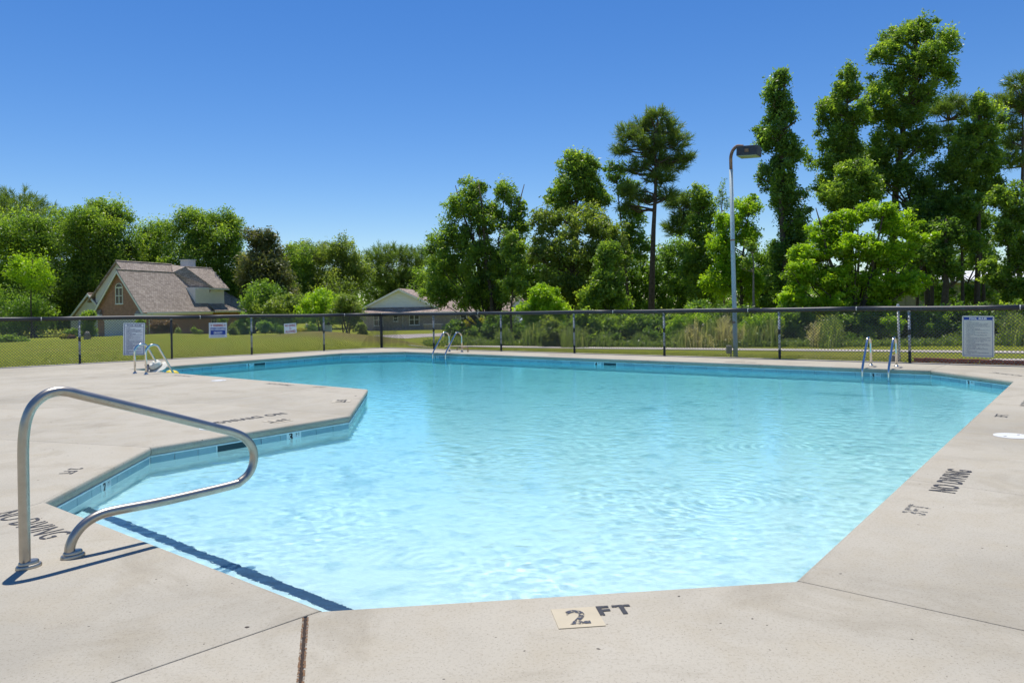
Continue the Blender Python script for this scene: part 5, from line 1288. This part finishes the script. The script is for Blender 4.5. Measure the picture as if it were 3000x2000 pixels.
T('oak_tree', 'olive brown leaved tree below the pointed gum', 35, 1660, [(1600,650,50,42),(1700,640,68,42),(1770,680,52,48),(1578,740,44,48),(1650,740,65,58),(1740,760,60,58),(1800,740,42,58),(1618,830,50,48),(1690,850,60,56)], 19000, mat='leaf_olive', leaf=.15, puff=.45, trunk=.17, group=WC)
T('young_gum', 'fresh green young tree in front of the olive brown tree', 32, 1775, [(1782,745,36,46),(1768,830,48,48),(1802,880,44,38),(1730,885,38,36)], 7500, leaf=.14, puff=.4, trunk=.09, group=WC)
T('slender_tree', 'thin dark tree between the pointed gum and the pine', 41, 1845, [(1800,508,36,30),(1842,555,32,38),(1850,640,38,46),(1862,720,46,56)], 5200, mat='leaf_dark', leaf=.16, puff=.45, trunk=.1, group=WC)
T('pine_tree', 'tall lone pine with a bare trunk left of the lamp post', 40, 1907, [(1925,345,34,22),(1880,368,38,22),(1955,380,40,26),(1832,398,34,22),(1900,420,50,26),(1985,420,34,22),(1822,440,26,18),(1925,460,45,26),(1975,480,40,22),(2005,460,22,18),(1868,490,34,20),(1932,520,45,22),(1848,562,40,18),(1888,582,28,14),(1950,572,34,17),(1828,602,22,14)], 12500, kind='pine', mat='needle', leaf=.34, trunk=.2, bark='pinebark', group=WC)
T('pine_tree', 'smaller greyish pine just right of the tall lone pine', 47, 1990, [(1990,590,38,22),(2006,640,38,26),(1975,672,33,22),(2030,610,22,18)], 4200, kind='pine', mat='needle', leaf=.36, trunk=.15, bark='pinebark', group=WC)
T('sweetgum_tree', 'narrow gum midway between the pine and the lamp post', 38, 2050, [(2048,572,30,32),(2066,620,36,34),(2050,680,44,48),(2040,760,55,58),(2062,840,60,60)], 10500, leaf=.15, puff=.42, trunk=.12, group=WC)
T('yellowish_tree', 'yellowish green tree right behind the lamp post', 33, 2165, [(2192,608,44,30),(2142,648,44,36),(2182,690,50,42),(2112,720,44,46),(2150,780,50,48),(2100,822,50,48),(2190,840,44,56)], 12000, mat='leaf_lime', leaf=.14, puff=.42, trunk=.1, shell=1.7, group=WC)
# --- right
T('vine_covered_tree', 'dark tall vine covered tree right of the lamp head', 31.5, 2300, [(2288,228,26,26),(2268,280,36,38),(2302,330,40,38),(2268,390,58,42),(2312,440,50,42),(2280,510,58,48),(2312,580,54,48),(2330,660,52,58),(2312,740,54,58),(2302,830,54,58)], 21000, leaf=.145, puff=.42, trunk=.17, mat='leaf_dark', group=WR)
T('sweetgum_tree', 'tall slim gum left of the tallest tree', 33.5, 2480, [(2478,220,26,26),(2482,268,44,32),(2440,320,44,38),(2502,350,50,42),(2450,400,58,42),(2430,470,54,38),(2500,450,48,48),(2440,550,48,48)], 14500, leaf=.145, puff=.42, trunk=.17, group=WR)
T('poplar_tree', 'tallest tree with a leaning crown near the right edge', 35, 2600, [(2702,86,48,34),(2762,128,36,36),(2640,108,46,30),(2592,158,42,30),(2682,188,74,46),(2772,208,32,42),(2602,250,54,42),(2702,278,68,42),(2562,320,54,42),(2640,350,68,42),(2600,420,74,42),(2700,420,54,42),(2560,470,50,38)], 27000, leaf=.15, puff=.45, trunk=.24, group=WR)
T('pine_tree', 'pine top showing between the two tall right trees', 42, 2795, [(2790,298,44,18),(2750,328,34,17),(2830,330,34,17),(2770,380,28,15),(2820,400,28,17)], 4200, kind='pine', mat='needle', leaf=.34, trunk=.14, bark='pinebark', group=WR)
T('sweetgum_tree', 'fresh green gum second from the right edge', 34, 2868, [(2866,298,22,22),(2885,328,38,28),(2850,380,48,32),(2902,400,38,38),(2830,440,48,38),(2880,480,54,42),(2820,520,54,48),(2782,480,48,38),(2900,560,38,42)], 15500, leaf=.145, puff=.42, trunk=.15, group=WR)
T('pine_tree', 'dark pine cut by the right edge', 39, 2990, [(2988,248,44,24),(2942,300,38,22),(3015,310,50,32),(2950,360,34,22),(2992,410,44,27),(2960,470,34,22)], 6500, kind='pine', mat='needle', leaf=.34, trunk=.16, bark='pinebark', group=WR)
T('shaded_tree', 'dark shaded tree filling between the right trunks', 34.5, 2730, [(2562,530,58,48),(2640,520,68,58),(2720,560,68,58),(2782,600,58,58),(2682,640,78,58),(2760,690,68,52),(2830,640,48,58)], 15500, mat='leaf_dark', leaf=.15, puff=.45, trunk=.2, shell=1.8, group=WR)
T('young_gum', 'light green young tree above the lime green tree', 31, 2490, [(2500,498,52,32),(2450,560,54,42),(2542,560,48,42),(2490,610,60,36)], 8500, leaf=.14, puff=.42, trunk=.1, group=WR)
T('lime_green_tree', 'wide lime green tree low in front of the right woods', 27, 2500, [(2562,616,54,26),(2482,640,58,30),(2622,660,58,32),(2420,680,54,32),(2700,692,50,13),(2380,740,58,34),(2500,730,90,48),(2622,750,68,38),(2350,800,54,40),(2450,820,80,48),(2560,840,80,48),(2650,830,58,38),(2320,870,48,30),(2420,892,70,26),(2560,897,70,22)], 34000, mat='leaf_lime', leaf=.135, puff=.36, trunk=.12, trunks=3, squash=.5, up=1.6)
T('young_gum', 'light green leafy tree at the lower right edge', 29.5, 2975, [(2950,578,42,36),(2992,640,44,48),(2942,682,32,38),(2992,750,44,56),(2930,800,38,46),(2980,860,44,48)], 12500, leaf=.14, puff=.4, trunk=.1, group=WR)
for i, (px, w, Y, yt) in enumerate(((2768, .2, 31.5, 640), (2815, .1, 33, 560), (2728, .12, 34, 620), (2690, .1, 36, 640), (2870, .11, 35, 600))):
    L = ('thick dark trunk left of the cream rules sign', 'thin dark trunk above the cream rules sign', 'dark trunk right of the lime green tree', 'thin dark trunk next to the lime green tree', 'dark trunk right above the cream rules sign')[i]
    T('woodland_tree', L, Y, px, [(px+8, yt+40, 46, 36), (px-14, yt+100, 40, 34), (px+14, yt+150, 36, 26)], 3000, mat='leaf_dark', leaf=.15, puff=.42, trunk=w, top=yt, group='bare trunks in the right woods')
T('undergrowth_tree', 'dark undergrowth behind the right trunks', 37, 2800, [(2700,785,56,44),(2800,765,56,44),(2882,745,48,44),(2742,855,58,42),(2862,862,58,40)], 7500, mat='leaf_dark', leaf=.16, puff=.42, trunk=.09, shell=1.5)
for i, (b, lob, L) in enumerate(((1600, [(1560,800,58,66),(1640,820,58,76),(1600,900,80,48)], 'dark undergrowth tree left below the olive brown tree'), (1870, [(1840,800,68,76),(1930,830,58,76),(1870,900,80,48)], 'dark undergrowth tree around the pine trunk'),
        (2010, [(1980,765,56,66),(2012,850,68,66),(2100,900,68,48)], 'dark undergrowth tree left of the lamp post'), (2250, [(2240,785,48,66),(2230,880,58,58),(2330,900,58,46)], 'dark undergrowth tree right of the lamp post'),
        (1720, [(1700,820,60,70),(1760,860,56,66),(1690,915,70,40)], 'dark undergrowth tree right below the olive brown tree'))):
    T('undergrowth_tree', L, 42+i*.7, b, lob, 8500, mat='leaf_dark', leaf=.18, puff=.55, trunk=.1, group='undergrowth trees beyond the tall weeds')
T('leaning_tree', 'pale leaning bare trunk right of the lamp post', 28.5, 2215, [(2185, 770, 14, 14), (2200, 720, 16, 16)], 260, leaf=.13, puff=.22, trunk=.075, bark='palebark', top=715, group=None)
T('dead_tree', 'leafless grey twigs standing above the trees left of the lamp post', 34, 2122, [(2118, 560, 12, 30), (2130, 590, 10, 24), (2108, 585, 10, 22)], 24, leaf=.08, puff=.2, trunk=.06, bark='palebark')
T('edge_tree', 'green tree just beyond the right edge of the picture', 33, 3130, [(3110,420,70,60),(3150,520,80,80),(3110,640,80,80),(3150,770,80,80),(3110,880,80,60)], 9000, leaf=.16, puff=.5, trunk=.15)

# --- shrubs
def S(label, Y, b, lobes, n, **k):
    k.setdefault('leaf', .12); k.setdefault('puff', .32); k.setdefault('trunk', .03); k.setdefault('limbs', False)
    return tree('shrub', label, 'shrub', Y, b, lobes, n, **k)
S('bright yellow green shrub right of the slender tree', 30, 1590, [(1590,868,44,32),(1560,905,48,28),(1620,910,44,28),(1590,945,60,30)], 9000, mat='leaf_lime', squash=.6)
S('dark shrub with yellow top beside the far ladder', 35, 1370, [(1340,965,40,26),(1408,975,50,24),(1380,988,56,16)], 6500, mat='leaf_dark')
S('golden leaved shrub behind the dark shrub by the far ladder', 41, 1400, [(1378,948,28,13),(1420,947,28,11),(1400,958,34,10)], 2200, mat='leaf_yellow', leaf=.14)
S('dark shrub under the maple', 34, 1470, [(1460,955,46,40),(1500,970,40,30)], 6000, mat='leaf_dark')
S('pale olive shrub in the weeds under the second right fence bay', 27, 1650, [(1622,968,40,28),(1662,985,40,18)], 4200, mat='leaf_olive', leaf=.1)
S('green shrub behind the third right fence bay', 27.5, 1750, [(1712,955,58,40),(1780,962,58,38),(1750,985,70,20)], 8500)
S('dark shrub left of the tall dry grass', 28, 1890, [(1860,955,58,42),(1940,958,48,38),(1890,985,70,20)], 8500, mat='leaf_dark')
S('dark shrub behind the dry grass by the lamp post', 27.5, 2080, [(2040,930,60,46),(2130,935,60,46),(2090,970,80,34)], 9000, mat='leaf_dark')
S('yellow green weedy bush left of the lamp post', 25.9, 2030, [(1985,960,34,30),(2025,945,34,34),(2060,960,34,34),(2010,985,50,16)], 5200, mat='leaf_lime', leaf=.085, puff=.22)
S('weedy green bush just right of the lamp post', 25.8, 2215, [(2185,965,28,28),(2230,950,36,32),(2270,955,30,34),(2225,985,60,16)], 5200, mat='leaf_lime', leaf=.085, puff=.22)
S('dark shrub behind the fifth right fence bay', 26.5, 2330, [(2300,940,56,46),(2360,955,50,42),(2330,985,64,20)], 8500, mat='leaf_dark')
S('dark shrub right of the lone grass clump', 25.8, 2520, [(2480,945,56,48),(2560,950,62,46),(2520,985,80,20)], 9500, mat='leaf_dark')
S('bright vine hanging left of the white vent pipe', 24.5, 2615, [(2600,940,22,12),(2630,945,22,14),(2622,965,12,12)], 1100, mat='leaf_lime', leaf=.1, puff=.2, trunk=0)
S('dark shrub behind the fence right of the vent pipe', 26, 2730, [(2690,950,56,48),(2770,955,56,46),(2730,988,80,20)], 9500, mat='leaf_dark')
S('dark shrub behind the cream rules sign', 26, 2870, [(2840,945,56,50),(2900,950,50,46),(2870,988,70,20)], 8500, mat='leaf_dark')
S('green shrub at the right edge behind the fence', 25.5, 2990, [(2970,930,44,44),(3030,945,60,46),(2990,985,60,24)], 7500)
H = 'shrubs planted round the brick house'
S('rounded clipped bush at the left edge', 58, 35, [(36,994,36,11),(8,999,30,9),(62,1000,22,8)], 3600, leaf=.14, puff=.3, group=H)
S('rounded bush left of the stone lantern', 76, 212, [(205,975,16,9),(222,974,15,9)], 1800, leaf=.16, group=H)
S('small golden shrub left of the rounded bush', 72, 187, [(187,986,9,6)], 700, mat='leaf_yellow', leaf=.13, puff=.25, group=H)
S('small pinkish golden shrub below the rounded bush', 71, 209, [(209,988,9,6)], 700, mat='leaf_copper', leaf=.13, puff=.25, group=H)
S('tall ivy green shrub left of the garage corner', 82, 258, [(258,930,20,22),(257,965,22,24)], 4200, leaf=.17, puff=.4, group=H)
S('copper red hedge shrub against the brick side wall', 81, 478, [(458,958,20,15),(482,954,22,17),(502,960,16,13)], 4200, mat='leaf_copper', leaf=.15, puff=.35, group=H)
S('climbing green shrub at the garage corner', 84, 414, [(412,942,12,10),(416,965,11,18)], 1700, leaf=.15, puff=.3, group=H)
S('thin pale shrub right of the copper hedge', 80, 523, [(523,968,8,8)], 260, mat='leaf_olive', leaf=.14, puff=.3, group=H)
S('thin grey green shrub in front of the brick wall', 80, 572, [(566,966,10,9),(584,972,9,6)], 520, mat='leaf_olive', leaf=.14, puff=.3, group=H)
S('round green shrub above the lifeguard sign', 86, 650, [(650,938,14,10),(650,952,12,12)], 1500, leaf=.16, puff=.3, group=H)
S('loose olive shrub right of the lifeguard sign', 78, 682, [(680,965,13,14),(690,975,10,9)], 1300, mat='leaf_olive', leaf=.15, puff=.3, group=H)
S('dark conical holly right of the brick house', 80, 714, [(714,930,14,12),(712,950,20,16),(714,970,24,17)], 4200, mat='leaf_dark', leaf=.16, puff=.35, group=H)
S('yellow flower bed shrub on the brown mound', 44, 880, [(870,969,14,4),(886,970,13,4),(878,972,20,4)], 1500, mat='leaf_yellow', leaf=.1, puff=.2)
S('small olive shrub left of the driveway', 56, 1061, [(1060,962,13,14),(1064,978,12,9)], 1700, mat='leaf_olive', leaf=.14, puff=.3)
S('dark shrub in the shade behind the yellow bed', 70, 780, [(770,955,20,14),(810,960,24,12)], 1800, mat='leaf_dark', leaf=.18, puff=.4)
S('low green shrub behind the brown mound', 68, 930, [(915,962,18,12),(940,965,18,10)], 1500, leaf=.18, puff=.4)

# --- far woods closing the horizon: one mass
def far_woods():
    rng = np.random.default_rng(55); C = []; tint = []
    for px in np.arange(-500, 3900, 26):
        Y = rng.uniform(150, 185); top = np.interp(px, [-500, 300, 800, 1300, 1600, 2300, 3000, 3900], [760, 800, 830, 800, 770, 790, 800, 760]) + rng.uniform(-18, 22)
        c = AT(px, 900, Y); h = AT(px, top, Y).z; k = 300
        z = rng.uniform(-2, h, k); r_ = 3.6*np.sqrt(np.clip(1-((z-h*.35)/(h*.68))**2, .05, 1))
        a = rng.uniform(0, 2*np.pi, k); rr = r_*rng.uniform(.4, 1, k)
        C.append(np.stack([c.x+np.cos(a)*rr, Y+np.sin(a)*rr, z], -1)); tint.append(np.clip(rng.normal(rng.uniform(.3, .6), .18, k), 0, 1))
    me = leaf_mesh('far_woods', np.concatenate(C), .95, 1.0, rng, np.concatenate(tint))
    tag(link('far_woods', me, M['leaf']), kind='stuff')
far_woods()

# --- tall weeds and dry grass along the edge of the woods
def weeds():
    rng = np.random.default_rng(9); V = []; tint = []
    def clump(px0, px1, Y, h, n, t, spread=.5, lean=.35):
        px = rng.uniform(px0, px1, n); y = Y + rng.normal(0, spread, n); x = (px-1500)/FPX*y; z = terrain(x, y)
        hh = h*rng.uniform(.45, 1.1, n)*(0.65+.35*np.sin((px-px0)/(px1-px0)*np.pi)); a = rng.uniform(0, 2*np.pi, n); l = lean*hh*rng.uniform(.1, 1, n); w = rng.uniform(.008, .018, n)
        b = np.stack([x, y, z], -1); m = b + np.stack([np.cos(a)*l*.35, np.sin(a)*l*.35, hh*.6], -1); e = b + np.stack([np.cos(a)*l, np.sin(a)*l, hh], -1)
        s = np.stack([np.cos(a+1.57)*w, np.sin(a+1.57)*w, 0*w], -1)
        V.append(np.stack([b-s, b+s, m+s, m-s], 1).reshape(-1, 3)); V.append(np.stack([m-s, m+s, e+s*.3, e-s*.3], 1).reshape(-1, 3))
        tt = np.clip(rng.normal(t, .1, n), 0, 1); tint.append(tt); tint.append(np.clip(tt+.08, 0, 1))
        # leaflets up the stems
        k = n*2; j = rng.integers(0, n, k); f = rng.uniform(.3, 1, k)[:, None]; c = b[j]*(1-f) + e[j]*f + rng.normal(0, .03, (k, 3))
        d = rng.normal(size=(k, 3)); d[:, 2] = abs(d[:, 2])*.7; d /= np.linalg.norm(d, axis=1, keepdims=True); sd = np.cross(d, rng.normal(size=(k, 3))); sd /= np.linalg.norm(sd, axis=1, keepdims=True)
        L = rng.uniform(.07, .16, (k, 1)); V.append(np.stack([c, c+d*L*.5+sd*.016, c+d*L, c+d*L*.5-sd*.016], 1).reshape(-1, 3)); tint.append(np.clip(rng.normal(t, .12, k), 0, 1))
    for q in ((1450, 1500, 29, .9, 260, .4), (1530, 1600, 28, 1.0, 420, .45), (1640, 1720, 26.5, 1.0, 420, .5), (1745, 1790, 26.6, .7, 180, .4), (1850, 1900, 26.6, .6, 160, .4), (1965, 2015, 25.6, .7, 350, .5), (2005, 2050, 25.6, 1.15, 190, .97), (2050, 2095, 25.6, 1.05, 420, .55), (2095, 2145, 25.5, 1.25, 240, .98),
              (2030, 2090, 25.2, .5, 200, .95), (2150, 2190, 25.5, .9, 150, .93), (2175, 2230, 25.4, .9, 420, .5), (2235, 2285, 25.4, 1.15, 480, .55), (2370, 2412, 24.5, .95, 280, .96), (2400, 2462, 24.5, 1.15, 800, .5), (2400, 2460, 24.2, .35, 400, .5), (2935, 2985, 23.6, 1.2, 700, .5), (2975, 3060, 23.7, 1.05, 800, .5), (2760, 2920, 24, .4, 300, .4), (1240, 1420, 33, .35, 400, .4)):
        clump(q[0], q[1], q[2], q[3]*(.82 if q[3] > .5 else 1), *q[4:])
    # low fringe of rough grass in front of the woods
    for px0 in range(1300, 3200, 60):
        yy = np.interp(px0, [1300, 1600, 2000, 2400, 3200], [30, 27, 25.3, 24, 23]); clump(px0, px0+70, yy, .22, 170, .42, .25, .6)
    V = np.concatenate(V); F = np.arange(len(V)).reshape(-1, 4)
    tag(link('tall_weeds', np_mesh('tall_weeds', V, F, {'tint': np.concatenate(tint)}), M['weed']), kind='stuff')
    # short turf tufts just outside the fence and over the near lawn
    V = []; tint = []
    n = 52000
    s = rng.uniform(0, 16, n); o = rng.gamma(1.1, 1.9, n) + .05
    left = rng.random(n) < .55; s = np.where(left, s, rng.uniform(0, 21, n)); o = np.where(left, o, np.minimum(o, 2.2*rng.uniform(.03, 1, n)))
    D = np.where(left[:, None], np.array([[FL.x, FL.y]]), np.array([[FR.x, FR.y]])); N = np.where(left[:, None], np.array([[NL.x, NL.y]]), np.array([[NR.x, NR.y]]))
    P = np.array([[FC.x, FC.y]]) + D*s[:, None] + N*(o[:, None]+.12); z = terrain(P[:, 0], P[:, 1]); b = np.stack([P[:, 0], P[:, 1], z-.01], -1)
    a = rng.uniform(0, 6.283, n); h = rng.uniform(.02, .045, n)*np.where(o < .15, 2.2, 1); w = .008
    sd = np.stack([np.cos(a)*w, np.sin(a)*w, 0*a], -1); e = b + np.stack([rng.normal(0, .02, n), rng.normal(0, .02, n), h], -1)
    V = np.stack([b-sd, b+sd, e+sd*.25, e-sd*.25], 1).reshape(-1, 3); F = np.arange(4*n).reshape(n, 4)
    tag(link('grass_blades', np_mesh('grass_blades', V, F, {'tint': np.clip(rng.normal(.40, .16, n), 0, .8)}), M['turf']), kind='stuff')
M['turf'] = leaf('turf_blade', (0.14, 0.165, 0.018), (0.235, 0.250, 0.026), (0.40, 0.37, 0.09), .35)
weeds()
